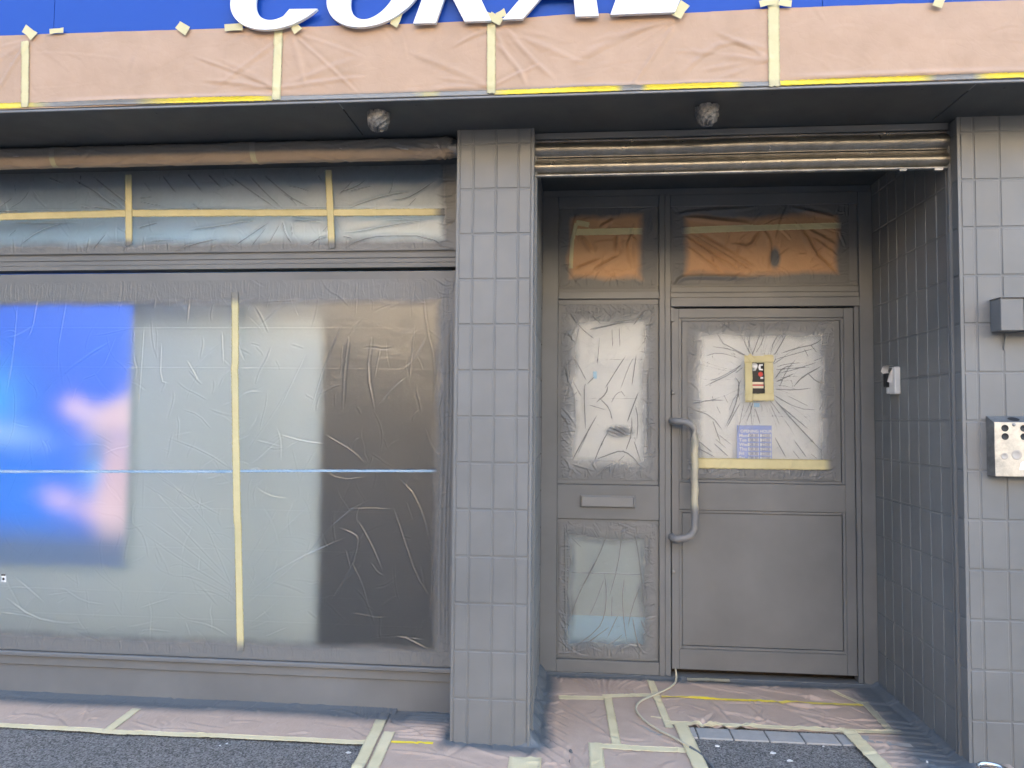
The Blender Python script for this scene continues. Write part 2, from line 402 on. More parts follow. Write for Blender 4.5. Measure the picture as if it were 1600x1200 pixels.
CR = {'WIN':[[1,-1.164,0.549,-1.385,0.725,-1.667,0.902],[1,-1.164,0.534,-1.449,0.685,-1.665,0.825],[1,-1.179,0.518,-1.382,0.603,-1.478,0.6],[1,-1.162,0.473,-1.251,0.531,-1.38,0.542],[1,-1.181,0.563,-1.325,0.864],[1,-1.222,0.623,-1.521,0.906],[1,-1.188,1.111,-1.336,1.201,-1.533,1.269],[1,-1.246,0.896,-1.393,0.97,-1.592,1.089],[0.6,-1.307,1.31,-1.373,1.379,-1.455,1.402],[0.6,-1.324,0.833,-1.457,0.938,-1.673,1.057],[0.6,-1.226,0.759,-1.459,1.014,-1.592,1.105],[1.7,-1.108,0.52,-0.907,0.677,-0.629,0.804],[1,-1.103,0.611,-0.973,0.796,-0.758,0.997],[1.7,-1.107,0.475,-1.014,0.553,-0.876,0.662,-0.632,0.924,-0.509,0.986],[1,-1.089,0.386,-0.981,0.464,-0.843,0.618],[1,-1.12,0.656,-1.021,0.825,-0.961,0.947],[1,-1.093,1.143,-0.938,1.283],[1,-1.111,1.22,-1.004,1.374,-0.912,1.529],[1,-0.954,1.283,-0.842,1.254,-0.732,1.243],[1,-0.733,1.285,-0.591,1.204,-0.543,1.151],[1.7,-0.661,0.848,-0.583,0.82,-0.567,0.79,-0.596,0.67,-0.701,0.503],[1,-0.596,0.685,-0.548,0.597,-0.515,0.494],[1.7,-0.569,0.88,-0.505,0.777,-0.449,0.652],[1.7,-0.401,0.944,-0.353,0.81,-0.289,0.634,-0.227,0.547],[1.7,-0.372,1.079,-0.295,1.005,-0.231,0.828,-0.205,0.636,-0.226,0.459],[1,-0.34,0.975,-0.308,0.886],[1,-0.254,1.321,-0.222,1.231,-0.145,1.157],[1.7,-0.165,1.533,-0.201,1.382,-0.146,1.232],[1,-0.375,0.351,-0.239,0.341],[1.7,-2.33,0.467,-2.192,0.379,-2.025,0.354,-1.927,0.365],[1,-2.361,0.397,-2.26,0.392,-2.159,0.372],[1,-2.302,0.577,-2.215,0.517,-2.129,0.45],[1,-2.032,0.523,-1.93,0.464,-1.815,0.453],[0.6,-2.114,0.49,-1.982,0.509],[1,-2.087,0.244,-2.025,0.338],[1,-1.635,0.443,-1.539,0.477,-1.475,0.494],[1,-1.391,0.391,-1.279,0.372,-1.182,0.322],[1,-1.646,0.306,-1.615,0.345,-1.47,0.335],[1,-1.407,0.382,-1.381,0.315],[1,-2.395,1.156,-2.331,1.251,-2.322,1.426,-2.343,1.522],[1,-2.274,1.094,-2.097,1.302,-1.998,1.334],[1,-2.351,0.936,-2.291,1.094,-2.245,1.221],[0.6,-0.624,0.939,-0.508,0.944,-0.401,0.941],[1.7,-0.628,0.744,-0.603,0.655],[1,-0.504,0.687,-0.472,0.644,-0.441,0.63],[0.6,-0.761,1.133,-0.666,1.074,-0.527,1.091],[1,-0.208,0.299,-0.155,0.264],[1.7,-0.345,0.352,-0.223,0.298],[1,-1.008,0.329,-0.9,0.377],[1,-1.109,0.535,-1.063,0.612,-1.081,0.672],[1,-1.124,1.097,-1.077,1.128,-1.044,1.106],[1,-1.102,0.884,-1.114,1.021,-1.092,1.097],[1,-1.072,0.93,-1.09,1.021,-1.028,1.083],[0.6,-1.589,1.012,-1.455,0.876,-1.356,0.802],[2.6,-1.843,1.731,-1.975,1.652,-2.107,1.551,-2.209,1.437],[1,-2.077,1.939,-2.113,1.695],[1,-1.813,1.752,-1.882,1.581,-2.001,1.538,-2.04,1.397],[1,-2.337,1.926,-2.349,1.666,-2.378,1.45],[1,-2.231,1.954,-2.254,1.781,-2.298,1.723],[1,-1.611,1.951,-1.617,1.894],[0.6,-1.666,1.809,-1.681,1.399],[1,-0.671,1.807,-0.745,1.64,-0.811,1.407],[1,-0.846,1.668,-0.968,1.405],[1.7,-0.274,1.971,-0.258,1.806,-0.214,1.641,-0.217,1.411],[1,-0.313,1.806,-0.337,1.532],[2.6,-0.634,1.751,-0.652,1.585,-0.656,1.408],[2.6,-0.522,1.751,-0.54,1.586,-0.501,1.409],[1,-0.479,1.696,-0.504,1.558],[1,-1.574,1.723,-1.575,1.54,-1.523,1.526],[1,-1.438,1.639,-1.377,1.541],[1.7,-0.175,1.86,-0.176,1.412],[1,-1.434,1.978,-1.444,1.822],[0.6,-1.025,1.976,-1.045,1.892],[1,-1.267,1.78,-1.255,1.625],[0.6,-0.596,1.945,-0.601,1.862],[1,-0.164,2.012,-0.145,1.669,-0.149,1.412]],
'TRA':[[1.7,-2.067,2.551,-1.941,2.484,-1.906,2.451,-1.786,2.376],[1.7,-1.957,2.561,-1.857,2.482,-1.753,2.408],[1,-1.856,2.45,-1.769,2.384],[1.7,-1.955,2.407,-1.854,2.393,-1.777,2.376],[1,-2.023,2.412,-1.963,2.399],[1,-2.452,2.416,-2.377,2.467],[1,-2.4,2.407,-2.324,2.45,-2.288,2.515],[1,-2.451,2.383,-2.339,2.401],[1,-2.2,2.562,-2.113,2.528],[1.7,-2.388,2.333,-2.122,2.327,-2.012,2.331],[1.7,-2.331,2.222,-2.24,2.286,-2.122,2.325,-2.063,2.332],[1,-2.394,2.268,-2.352,2.304],[1.7,-1.939,2.201,-1.875,2.277],[1,-1.98,2.17,-1.967,2.258],[1,-1.787,2.187,-1.747,2.235],[1,-1.712,2.431,-1.587,2.405],[1,-1.691,2.527,-1.647,2.474],[1.7,-1.596,2.562,-1.548,2.5,-1.514,2.464],[1.7,-1.468,2.567,-1.408,2.498,-1.378,2.465],[1.7,-1.36,2.561,-1.284,2.487],[1,-1.278,2.543,-1.219,2.494],[1,-1.713,2.447,-1.638,2.454],[1,-1.438,2.418,-1.379,2.374],[1.7,-1.708,2.299,-1.601,2.325],[1.7,-1.45,2.283,-1.271,2.304,-1.117,2.326],[1,-1.655,2.23,-1.49,2.236],[1.7,-1.538,2.173,-1.432,2.211,-1.285,2.241],[1,-1.348,2.171,-1.309,2.21],[0.6,-2.369,2.484,-2.38,2.541],[0.6,-2.283,2.498,-2.247,2.457],[1.7,-1.245,2.547,-1.118,2.459,-0.992,2.375],[1.7,-1.15,2.552,-1.052,2.45,-0.963,2.374],[1.7,-1.077,2.554,-0.965,2.459,-0.906,2.419,-0.819,2.382],[1,-0.936,2.434,-0.898,2.391],[1,-0.972,2.456,-0.921,2.42],[1,-0.951,2.495,-0.886,2.483,-0.828,2.46],[1,-0.801,2.545,-0.779,2.509],[1,-0.691,2.451,-0.621,2.52],[1.7,-0.692,2.458,-0.606,2.485,-0.557,2.522],[1,-0.649,2.461,-0.521,2.49],[1.7,-0.647,2.38,-0.548,2.413,-0.457,2.439,-0.323,2.458],[1.7,-0.442,2.415,-0.365,2.42,-0.295,2.457,-0.212,2.515],[1,-0.43,2.523,-0.436,2.467,-0.457,2.439],[1,-0.35,2.389,-0.309,2.43],[1,-1.238,2.311,-1.107,2.327],[1.7,-1.206,2.207,-1.127,2.26,-1.034,2.322],[1,-1.126,2.203,-1.048,2.301],[1,-1.039,2.216,-0.983,2.314],[1.7,-0.976,2.321,-0.96,2.257,-0.923,2.207],[1.7,-0.926,2.328,-0.774,2.311],[1,-0.933,2.313,-0.924,2.243],[1.7,-0.773,2.269,-0.731,2.31],[1,-0.844,2.206,-0.801,2.227,-0.73,2.244],[1.7,-0.673,2.26,-0.588,2.263,-0.447,2.292,-0.237,2.317],[1.7,-0.675,2.18,-0.587,2.224,-0.482,2.244,-0.25,2.237,-0.138,2.156],[1,-0.49,2.314,-0.237,2.32],[1.7,-0.673,2.243,-0.623,2.232],[1,-0.829,2.199,-0.773,2.255]],
'DOR':[[1.7,1.339,1.676,1.292,1.628,1.142,1.555],[1,1.339,1.672,1.229,1.603,1.15,1.579],[2.6,1.3,1.612,1.331,1.564,1.299,1.435,1.244,1.323],[1.7,1.33,1.468,1.252,1.323],[1,1.35,1.468,1.322,1.34,1.306,1.276],[1,1.363,1.716,1.285,1.756,1.167,1.772],[1.7,1.238,1.789,1.371,1.716],[1,1.207,1.845,1.246,1.781],[1.7,1.394,1.724,1.418,1.789,1.442,1.853],[1,1.41,1.732,1.442,1.781,1.465,1.853],[1,1.375,1.732,1.384,1.861],[1,1.488,1.732,1.512,1.805,1.543,1.853],[1.7,1.511,1.724,1.543,1.781,1.574,1.837],[1.7,1.542,1.733,1.636,1.765,1.721,1.781,1.775,1.828],[1,1.503,1.676,1.519,1.708],[1,1.511,1.7,1.651,1.741,1.736,1.765],[2.6,1.61,1.557,1.649,1.605,1.758,1.669],[1.7,1.51,1.541,1.618,1.537,1.71,1.55],[1,1.517,1.501,1.633,1.438,1.74,1.431],[2.6,1.502,1.493,1.616,1.359,1.76,1.202],[1.7,1.54,1.453,1.693,1.32],[1,1.571,1.509,1.694,1.446],[1.7,1.51,1.596,1.557,1.661,1.619,1.669],[1.7,1.518,1.581,1.619,1.629],[1.7,1.681,1.629,1.726,1.581,1.78,1.574],[1,1.712,1.693,1.774,1.717],[1.7,1.079,1.458,1.166,1.482,1.26,1.479],[1,1.182,1.503,1.189,1.483],[1,1.245,1.507,1.268,1.459],[1.7,1.079,1.434,1.181,1.394,1.244,1.307],[1.7,1.185,1.37,1.228,1.243],[1.7,1.189,1.25,1.274,1.172],[1,1.212,1.299,1.29,1.236],[1,1.197,1.274,1.259,1.219],[1.7,1.086,1.233,1.204,1.171],[1.7,1.094,1.273,1.188,1.195],[1,1.205,1.451,1.228,1.403],[1,1.385,1.468,1.388,1.34],[1.7,1.408,1.436,1.435,1.349],[1,1.486,1.461,1.539,1.342],[1.7,1.508,1.286,1.569,1.172],[1.7,1.608,1.271,1.676,1.174],[1,1.6,1.216,1.638,1.169],[1,1.692,1.201,1.73,1.17],[1,1.74,1.431,1.756,1.471],[1,1.339,1.596,1.315,1.547,1.33,1.468],[1,1.308,1.628,1.347,1.66],[1,1.518,1.66,1.573,1.677,1.666,1.685],[1,1.511,1.644,1.588,1.653,1.712,1.661],[1,1.534,1.628,1.611,1.645,1.75,1.693],[1,1.533,1.549,1.573,1.645,1.635,1.717],[1,1.697,1.781,1.735,1.733],[1,1.666,1.757,1.689,1.709],[1,1.143,1.716,1.214,1.74,1.324,1.708],[0.6,1.268,1.419,1.299,1.499,1.339,1.532]],
'SID':[[1.7,0.415,1.967,0.468,1.878,0.564,1.799],[1,0.468,1.878,0.443,1.755],[1.7,0.52,1.966,0.59,1.887],[1,0.477,1.957,0.512,1.913],[1.7,0.52,1.861,0.633,1.882,0.754,1.921],[1,0.52,1.865,0.694,1.9,0.797,1.904],[1,0.633,1.966,0.646,1.922],[1.7,0.762,1.886,0.823,1.965],[1.7,0.434,1.72,0.478,1.642,0.513,1.572],[2.6,0.504,1.572,0.496,1.528,0.505,1.311],[1,0.513,1.563,0.556,1.607],[1,0.581,1.825,0.565,1.651],[1.7,0.608,1.538,0.677,1.651,0.728,1.729],[1,0.694,1.538,0.737,1.66,0.771,1.721],[1.7,0.754,1.556,0.78,1.738],[2.6,0.625,1.555,0.617,1.512,0.557,1.459],[1.7,0.582,1.485,0.634,1.434,0.652,1.356],[1,0.522,1.45,0.626,1.42],[1,0.643,1.46,0.669,1.512,0.703,1.525],[2.6,0.437,1.154,0.506,1.285,0.574,1.407],[1,0.463,1.181,0.523,1.311],[1.7,0.545,1.121,0.592,1.243,0.652,1.347],[2.6,0.729,1.357,0.763,1.452,0.793,1.53],[1.7,0.721,1.201,0.755,1.296,0.754,1.4],[1.7,0.772,1.452,0.789,1.374,0.78,1.254],[2.6,0.566,1.156,0.635,1.183,0.695,1.205,0.746,1.184,0.806,1.117,0.848,1.109],[1,0.652,1.123,0.678,1.141,0.721,1.184],[1.7,0.767,1.254,0.806,1.134],[1.7,0.409,1.589,0.444,1.51,0.449,1.354],[1,0.435,1.58,0.487,1.485],[1,0.399,1.703,0.418,1.484],[1.7,0.84,1.66,0.844,1.143],[1,0.646,1.869,0.651,1.756],[1,0.685,1.878,0.69,1.756],[1,0.72,1.495,0.694,1.529]],
'LOW':[[2.6,0.628,0.77,0.577,0.629,0.466,0.426,0.415,0.241],[1.7,0.555,0.598,0.503,0.486],[1.7,0.706,0.779,0.68,0.58,0.629,0.395],[2.6,0.768,0.788,0.798,0.598,0.827,0.35],[1,0.547,0.776,0.588,0.703],[1,0.416,0.743,0.495,0.671],[1.7,0.61,0.548,0.622,0.431,0.611,0.321,0.578,0.247,0.431,0.132],[1.7,0.717,0.529,0.703,0.419,0.718,0.244,0.74,0.151],[1.7,0.798,0.48,0.754,0.362,0.732,0.245],[1.7,0.637,0.263,0.519,0.172],[1,0.71,0.229,0.674,0.192,0.615,0.16],[2.6,0.758,0.319,0.784,0.181,0.813,0.131,0.842,0.129],[1.7,0.802,0.305,0.827,0.248,0.849,0.22],[1.7,0.681,0.323,0.622,0.197],[1,0.61,0.519,0.556,0.37,0.512,0.288],[1.7,0.842,0.753,0.849,0.584],[1.7,0.397,0.795,0.405,0.131],[1,0.421,0.647,0.443,0.573],[1,0.651,0.432,0.648,0.308]],
'TOPD':[[1.7,1.071,2.38,1.385,2.177],[1.7,1.086,2.395,1.405,2.198],[1,1.061,2.348,1.334,2.178],[1.7,1.051,2.364,1.274,2.189],[1,1.061,2.306,1.243,2.163],[1.7,1.01,2.497,1.174,2.51,1.377,2.517],[2.6,1.051,2.475,1.275,2.445,1.376,2.438],[2.6,1.657,2.393,1.715,2.267,1.823,2.163],[1.7,1.697,2.392,1.825,2.318],[1.7,1.305,2.324,1.386,2.302,1.437,2.396],[1.7,1.457,2.395,1.496,2.322,1.475,2.187],[1.7,1.608,2.518,1.826,2.463],[2.6,0.989,2.107,1.019,2.144,1.07,2.149,1.375,2.146],[1,1.677,2.371,1.735,2.236],[1,1.716,2.35,1.834,2.256],[1,1.578,2.54,1.538,2.467,1.506,2.332]],
'TOPS':[[2.6,0.48,2.377,0.543,2.28],[2.6,0.668,2.375,0.668,2.279],[1,0.741,2.384,0.783,2.341],[1.7,0.554,2.195,0.689,2.268],[1.7,0.585,2.429,0.658,2.47],[1.7,0.449,2.196,0.585,2.248],[1,0.762,2.437,0.731,2.299,0.752,2.193]]}

# ================================================================= numbers
CZ = 1.3811
SOF = 2.635            # soffit height
ROW0, ROWH = 2.568, .1979

# ================================================================ tiles
def tiles(faces_u, zs, plane, val, depth=.0028, joint=.0075, jit=.0006):
    """raised bevelled tiles: faces_u list of (u0,u1); zs list of (z0,z1). plane '-y' faces the street, '-x' / '+x' are reveals"""
    m = MB()
    for (u0, u1) in faces_u:
        for (z0, z1) in zs:
            a, b, c, d = u0+joint/2, u1-joint/2, z0+joint/2, z1-joint/2
            if b-a < .004 or d-c < .004: continue
            e = .0022; o = [random.uniform(-jit, jit) for _ in range(4)]
            base = [(a,0,c),(b,0,c),(b,0,d),(a,0,d)]
            top = [(a+e, depth+o[0], c+e), (b-e, depth+o[1], c+e), (b-e, depth+o[2], d-e), (a+e, depth+o[3], d-e)]
            P = base+top
            if plane == '-y': V = [(p[0], val-p[1], p[2]) for p in P]
            elif plane == '-x': V = [(val-p[1], p[0], p[2]) for p in P]
            else: V = [(val+p[1], p[0], p[2]) for p in P]
            m.add(V, [(4,5,6,7),(0,1,5,4),(1,2,6,5),(2,3,7,6),(3,0,4,7)])
    return m
rows = [(max(0.0, ROW0-(k+1)*ROWH), ROW0-k*ROWH) for k in range(13)]
rows = [(a, b) for a, b in rows if b > 0.02] + [(ROW0, SOF)]

# ================================================================ the shop building
bld = thing('shop_building', 'grey painted shop frontage with tiled pillars around a recessed entrance', 'shop front', (0, 0, 0))
# pillar between window and doorway
m = MB(); m.box(-.069, .262, .0, .86, -.02, SOF); pil = m.build('tiled_pillar', M['joint_paint'], bld)
cols = [(-.0610, 0), (0, .1), (.1, .198), (.198, .2545)]
m = tiles(cols, rows, '-y', 0)
m.bbox(-.0725, -.0625, -.0035, .004, 0, SOF-.001, .001); m.bbox(.2545, .2655, -.0045, .006, 0, SOF-.001, .001)   # edge beads
rv = [(.006, .070)]+[(.078+.0965*i, .078+.0965*(i+1)) for i in range(8)]
t2 = tiles(rv, rows, '+x', .262, .003)
m.add(t2.v, t2.f); m.build('wall_tiles', M['tile_paint'], pil)
# right hand wall with its reveal
m = MB(); m.box(2.016, 3.6, .0, 1.1, -.02, SOF); wr = m.build('tiled_wall', M['joint_paint'], bld)
cols = [(2.020, 2.0731)]+[(2.0731+.1*i, 2.1731+.1*i) for i in range(15)]
m = tiles(cols, rows, '-y', 0)
m.bbox(2.0085, 2.0205, -.0045, .006, 0, SOF-.001, .001)
t2 = tiles([(.006, .060)]+[(.084+.0965*(i-1), .084+.0965*i) for i in range(1, 9)], rows, '-x', 2.016, .003)
m.add(t2.v, t2.f)
m.build('wall_tiles', M['tile_paint'], wr)
m = MB(); m.bbox(2.002, 2.0165, .056, .064, 0, 2.60, .001); m.bbox(2.002, 2.0165, .078, .088, 0, 2.60, .001); m.build('shutter_guide', M['paint'], wr)
m = MB(); m.bbox(.2615, .276, .056, .064, 0.0, 2.60, .001); m.bbox(.2615, .276, .078, .088, 0.0, 2.60, .001); m.build('shutter_guide', M['paint'], pil)
# soffit: three panels with seams, front lip
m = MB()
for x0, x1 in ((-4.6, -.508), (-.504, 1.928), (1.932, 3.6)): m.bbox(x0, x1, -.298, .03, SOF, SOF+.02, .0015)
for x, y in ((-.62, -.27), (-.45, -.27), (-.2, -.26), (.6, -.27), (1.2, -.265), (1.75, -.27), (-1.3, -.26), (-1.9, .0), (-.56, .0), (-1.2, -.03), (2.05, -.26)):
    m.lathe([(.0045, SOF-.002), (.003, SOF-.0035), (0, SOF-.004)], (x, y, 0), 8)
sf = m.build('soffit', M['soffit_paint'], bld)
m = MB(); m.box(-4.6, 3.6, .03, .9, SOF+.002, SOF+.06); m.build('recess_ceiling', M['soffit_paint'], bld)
# building mass above and behind
m = MB(); m.box(-4.6, 3.6, -.24, .0, SOF+.08, 3.9); m.box(-4.6, 3.6, .0, 8.0, 3.0, 14.2); m.box(-24, -4.6, 0, 8, 0, 14.2); m.box(3.6, 24, 0, 8, 0, 14.2); m.box(-4.6, 3.6, 7.9, 8.0, 0, 3.0)
m.build('upper_wall', M['wall_render'], bld)
# interior shell
m = MB(); m.box(-4.6, 2.0, 3.0, 3.1, 0, 2.9); m.box(-.069, -.03, .86, 3.0, 0, 2.7); m.box(2.016, 2.1, 1.1, 3.1, 0, 2.9)
m.build('interior_wall', M['dark_room'], bld)
m = MB(); m.box(-4.6, 2.1, .9, 3.1, 2.70, 2.8); m.box(-4.6, -.07, .42, .9, 2.72, 2.8); m.build('interior_ceiling', M['dark_room'], bld)
m = MB(); m.box(-4.6, -.07, .36, .9, -.015, .12); m.box(-4.6, 2.0, .98, 3.0, -.015, .02); m.build('interior_floor', M['dark_room'], bld)

# ---- display window frame (plane y = .30)
win = MB()
wx0, wx1 = -4.6, -.069
win.bbox(wx0, wx1, .292, .35, 0, .150, .002)                       # riser
win.bbox(wx0, wx1, .280, .352, .1515, .196, .002)                  # band
win.bbox(wx0, wx1, .262, .354, .1975, .218, .003)                  # nosing
win.bbox(wx0, wx1, .290, .350, .2195, .262, .002)                  # bottom rail
win.bbox(wx0, wx1, .284, .350, 2.022, 2.074, .002)                 # top rail
win.bbox(wx0, wx1, .276, .350, 2.090, 2.112, .0015); win.bbox(wx0, wx1, .281, .350, 2.1135, 2.136, .0015); win.bbox(wx0, wx1, .279, .350, 2.1375, 2.160, .0015); win.bbox(wx0, wx1, .288, .350, 2.1615, 2.185, .0015)
win.bbox(wx0, wx1, .290, .350, 2.590, SOF, .002)
win.bbox(-.150, -.0705, .290, .349, .263, 2.021, .002); win.bbox(-.150, -.0705, .290, .349, 2.186, 2.589, .002)
win.bbox(-.112, -.0705, .272, .2895, .2195, 2.0735, .0015); win.bbox(-.112, -.0705, .272, .2895, 2.163, 2.62, .0015)
wo = win.build('display_window', M['paint'], bld)
MB().box(-4.6, -.11, .318, .324, .24, 2.04).build('glass_pane', M['glass'], wo)
MB().box(-4.6, -.11, .318, .324, 2.17, 2.60).build('glass_pane', M['glass'], wo)

# ---- entrance screen (plane y = .86)
scr = MB()
def bar(x0, x1, z0, z1, y=.86, d=.06, b=.002): scr.bbox(x0, x1, y, y+d, z0, z1, b)
bar(.264, .352, .018, 2.60)                      # left post
bar(.900, .930, .018, 2.60, .857); bar(.9312, .961, .018, 2.60, .860)   # mullion, two sections
bar(1.921, 1.945, .018, 2.098, .868); bar(1.946, 2.0155, .018, 2.60, .857)   # right post
bar(.353, .899, .018, .084); bar(.353, .899, .0855, .105, .872)
bar(.353, .899, .806, .832, .870); bar(.353, .899, .8335, 1.018, .862); bar(.353, .899, 1.0195, 1.046, .872)
bar(.353, .899, 2.030, 2.070, .857); bar(.353, .899, 2.000, 2.029, .872); bar(.353, .899, 2.0715, 2.095, .872)
bar(.353, .899, 2.535, 2.60, .862); bar(.962, 1.9455, 2.535, 2.60, .862); bar(.264, 2.0155, 2.601, 2.6365, .866)
bar(.962, 1.9455, 1.985, 2.034, .857); bar(.962, 1.9455, 2.0352, 2.062, .862); bar(.962, 1.9455, 2.0632, 2.094, .865); bar(.962, 1.9455, 2.0955, 2.12, .874)
for z0, z1 in ((.106, .805), (1.047, 1.999), (2.096, 2.534)):     # side beads
    bar(.353, .378, z0, z1, .872); bar(.874, .899, z0, z1, .872)
bar(.962, .990, 2.121, 2.534, .874); bar(1.885, 1.9455, 2.121, 2.534, .874)
bar(.264, 2.0155, .0, .0175, .852, .085)                          # threshold
es = scr.build('entrance_screen', M['paint'], bld)
MB().box(.379, .873, .895, .900, .10, .81).build('glass_pane', M['glass'], es)
MB().box(.379, .873, .895, .900, 1.04, 2.005).build('glass_pane', M['glass'], es)
MB().box(.379, .873, .895, .900, 2.09, 2.54).build('glass_pane', M['glass'], es)
MB().box(.98, 1.90, .895, .900, 2.115, 2.54).build('glass_pane', M['glass'], es)
# letter plate
m = MB(); m.bbox(.479, .774, .854, .8605, .897, .963, .003); m.bbox(.484, .762, .842, .8535, .901, .959, .0045); m.bbox(.764, .772, .845, .8535, .901, .959, .002)
m_paint('plate_paint', (.25,.25,.245), .35, .06); m.build('letter_plate', M['plate_paint'], es)

# ---- the door
dx0, dx1, dz0, dz1, dy = .967, 1.9175, .052, 1.976, .872
d = MB()
d.bbox(dx0, 1.006, dy, dy+.045, dz0, dz1, .002); d.bbox(1.868, dx1, dy, dy+.045, dz0, dz1, .002)      # stiles
d.bbox(1.0065, 1.8675, dy, dy+.045, 1.925, dz1, .002); d.bbox(1.0065, 1.8675, dy, dy+.045, dz0, .158, .002)
d.bbox(1.0065, 1.8675, dy-.001, dy+.045, .893, 1.038, .002); 
for z0, z1 in ((1.0395, 1.9235), (.1595, .8915)):
    d.bbox(1.0065, 1.021, dy+.004, dy+.044, z0, z1, .0015); d.bbox(1.853, 1.8675, dy+.004, dy+.044, z0, z1, .0015)
    d.bbox(1.0215, 1.8525, dy+.004, dy+.044, z1-.014, z1, .0015); d.bbox(1.0215, 1.8525, dy+.004, dy+.044, z0, z0+.014, .0015)
z0, z1 = 1.054, 1.909
d.bbox(1.0235, 1.058, dy+.009, dy+.042, z0, z1, .002); d.bbox(1.816, 1.8505, dy+.009, dy+.042, z0, z1, .002)
d.bbox(1.0585, 1.8155, dy+.009, dy+.042, z1-.034, z1, .002); d.bbox(1.0585, 1.8155, dy+.009, dy+.042, z0, z0+.034, .002)
d.bbox(1.0235, 1.8505, dy+.010, dy+.040, .1755, .8755, .002)      # lower panel
door = d.build('entrance_door', M['paint'], bld)
MB().box(1.058, 1.816, .895, .900, 1.08, 1.88).build('glass_pane', M['glass'], door)
# pull handle, cranked
hp = [(.966, .874, 1.366), (.966, .835, 1.366), (.968, .812, 1.366), (.985, .798, 1.366), (1.030, .796, 1.362), (1.058, .796, 1.348), (1.072, .796, 1.325), (1.076, .796, 1.29)]
hp += [(1.076+.0025*math.sin(i*1.3), .796, 1.29-.0255*i) for i in range(1, 17)]
hp += [(1.073, .796, .80), (1.058, .796, .770), (1.03, .796, .755), (.985, .798, .748), (.968, .812, .748), (.966, .835, .748), (.966, .874, .748)]
rr = [.0175+.0022*random.random() for _ in hp]
m = MB(); m.tube(hp, .018, 18, rr); ho = m.build('pull_handle', M['handle_highlight'], door)
at = ho.data.attributes.new('spray', 'FLOAT', 'POINT')
for i, v in enumerate(ho.data.vertices):
    z = v.co.z; at.data[i].value = .30 + .6*abs(sstep(1.24, 1.34, np.array(z))) + .55*float(sstep(.98, .86, np.array(z))) + .15*math.sin(z*31) + (.3 if v.co.y > .80 else -.05) + (.25 if v.co.x < 1.06 else 0)  # low values place the painted cream highlight along the bar's front
for z in (1.518, .564):
    m = MB(); m.lathe([(0, .012), (.008, .012), (.010, .008), (.010, 0), (.0105, -.002)], (.9745, .872, z), 16, axis='y'); m.build('lock_cylinder', M['steel_dark'], door)
m = MB(); m.bbox(.962, .980, .857, .8715, 1.905, 1.98, .001); m.build('keep_plate', M['paint'], door)

# ================================================================ fascia sign
sign = thing('fascia_sign', 'blue fascia board with large white raised slanted capital letters', 'shop sign', (0, -.3, 2.635))
m = MB()
for x0, x1 in ((-4.6, -1.742), (-1.740, 1.378), (1.380, 3.6)): m.bbox(x0, x1, -.3, -.242, 2.652, 3.72, .001)
m.build('sign_board', M['sign_blue'], sign)
m = MB(); m.bbox(-4.6, 3.6, -.3045, -.24, 2.6355, 2.6455, .002); m.bbox(-4.6, 3.6, -.3015, -.24, 2.6465, 2.6515, .001); m.bbox(-4.6, 3.6, -.31, -.24, 3.721, 3.75, .003)
m.build('edge_trim', M['trim_metal'], sign)
def letter(x0, splines, zb=2.932, k=.35):
    cu = bpy.data.curves.new('l', 'CURVE'); cu.dimensions = '2D'; cu.fill_mode = 'BOTH'; cu.extrude = .007; cu.bevel_depth = .0008
    for sp in splines:
        s = cu.splines.new('POLY'); s.points.add(len(sp)-1); s.use_cyclic_u = True
        for i, (a, b) in enumerate(sp): s.points[i].co = (x0+a+k*b, zb+b, 0, 1)
    tmp = bpy.data.objects.new('l', cu); COL.objects.link(tmp)
    me = bpy.data.meshes.new_from_object(tmp.evaluated_get(bpy.context.evaluated_depsgraph_get())); bpy.data.objects.remove(tmp)
    me.transform(Matrix(((1,0,0,0),(0,0,-1,-.327),(0,1,0,0),(0,0,0,1)))); me.name = 'letter'
    me.materials.clear(); me.materials.append(M['letter_white'])
    o = bpy.data.objects.new('letter', me); COL.objects.link(o); o.parent = sign; o.matrix_parent_inverse = Matrix.Translation(-Vector(sign.location))
    # stand-off lugs hold the letter to the board
    return o
def ell(cx, cy, a, b, t0, t1, n=48): return [(cx+a*math.cos(math.radians(t0+(t1-t0)*i/n)), cy+b*math.sin(math.radians(t0+(t1-t0)*i/n))) for i in range(n+1)]
letter(-.795, [ell(-.0, .152, .205, .153, -30, -325, 60)+[(.10, .215)]+ell(-.0, .155, .100, .118, -320, -62, 50)+[(.062, .079)]])
letter(-.406, [ell(0, .148, .190, .154, 0, 357, 72), ell(0, .148, .092, .124, 0, 357, 72)])
letter(-.198, [[(0,0),(.09,0),(.09,.125),(.098,.125),(.205,0),(.309,0),(.203,.13),(.25,.15),(.277,.185),(.283,.215),(.275,.25),(.25,.28),(.21,.297),(.16,.303),(0,.303)], [(.09,.175),(.15,.175),(.185,.19),(.193,.215),(.182,.24),(.14,.25),(.09,.25)]])
letter(.158, [[(0,0),(.078,0),(.124,.084),(.246,.084),(.284,0),(.372,0),(.222,.303),(.15,.303)], [(.148,.128),(.226,.128),(.187,.215)]], 2.934)
letter(.576, [[(0,0),(.244,0),(.246,.053),(.097,.055),(.097,.303),(0,.303)]], 2.936)
for x in (-.90, -.70, -.46, -.33, -.14, .06, .2, .5, .62, .78):
    m = MB(); m.lathe([(.006, .0), (.006, .022)], (x, -.299, 2.965), 8, axis='y'); m.build('letter_lug', M['steel_dark'], sign)

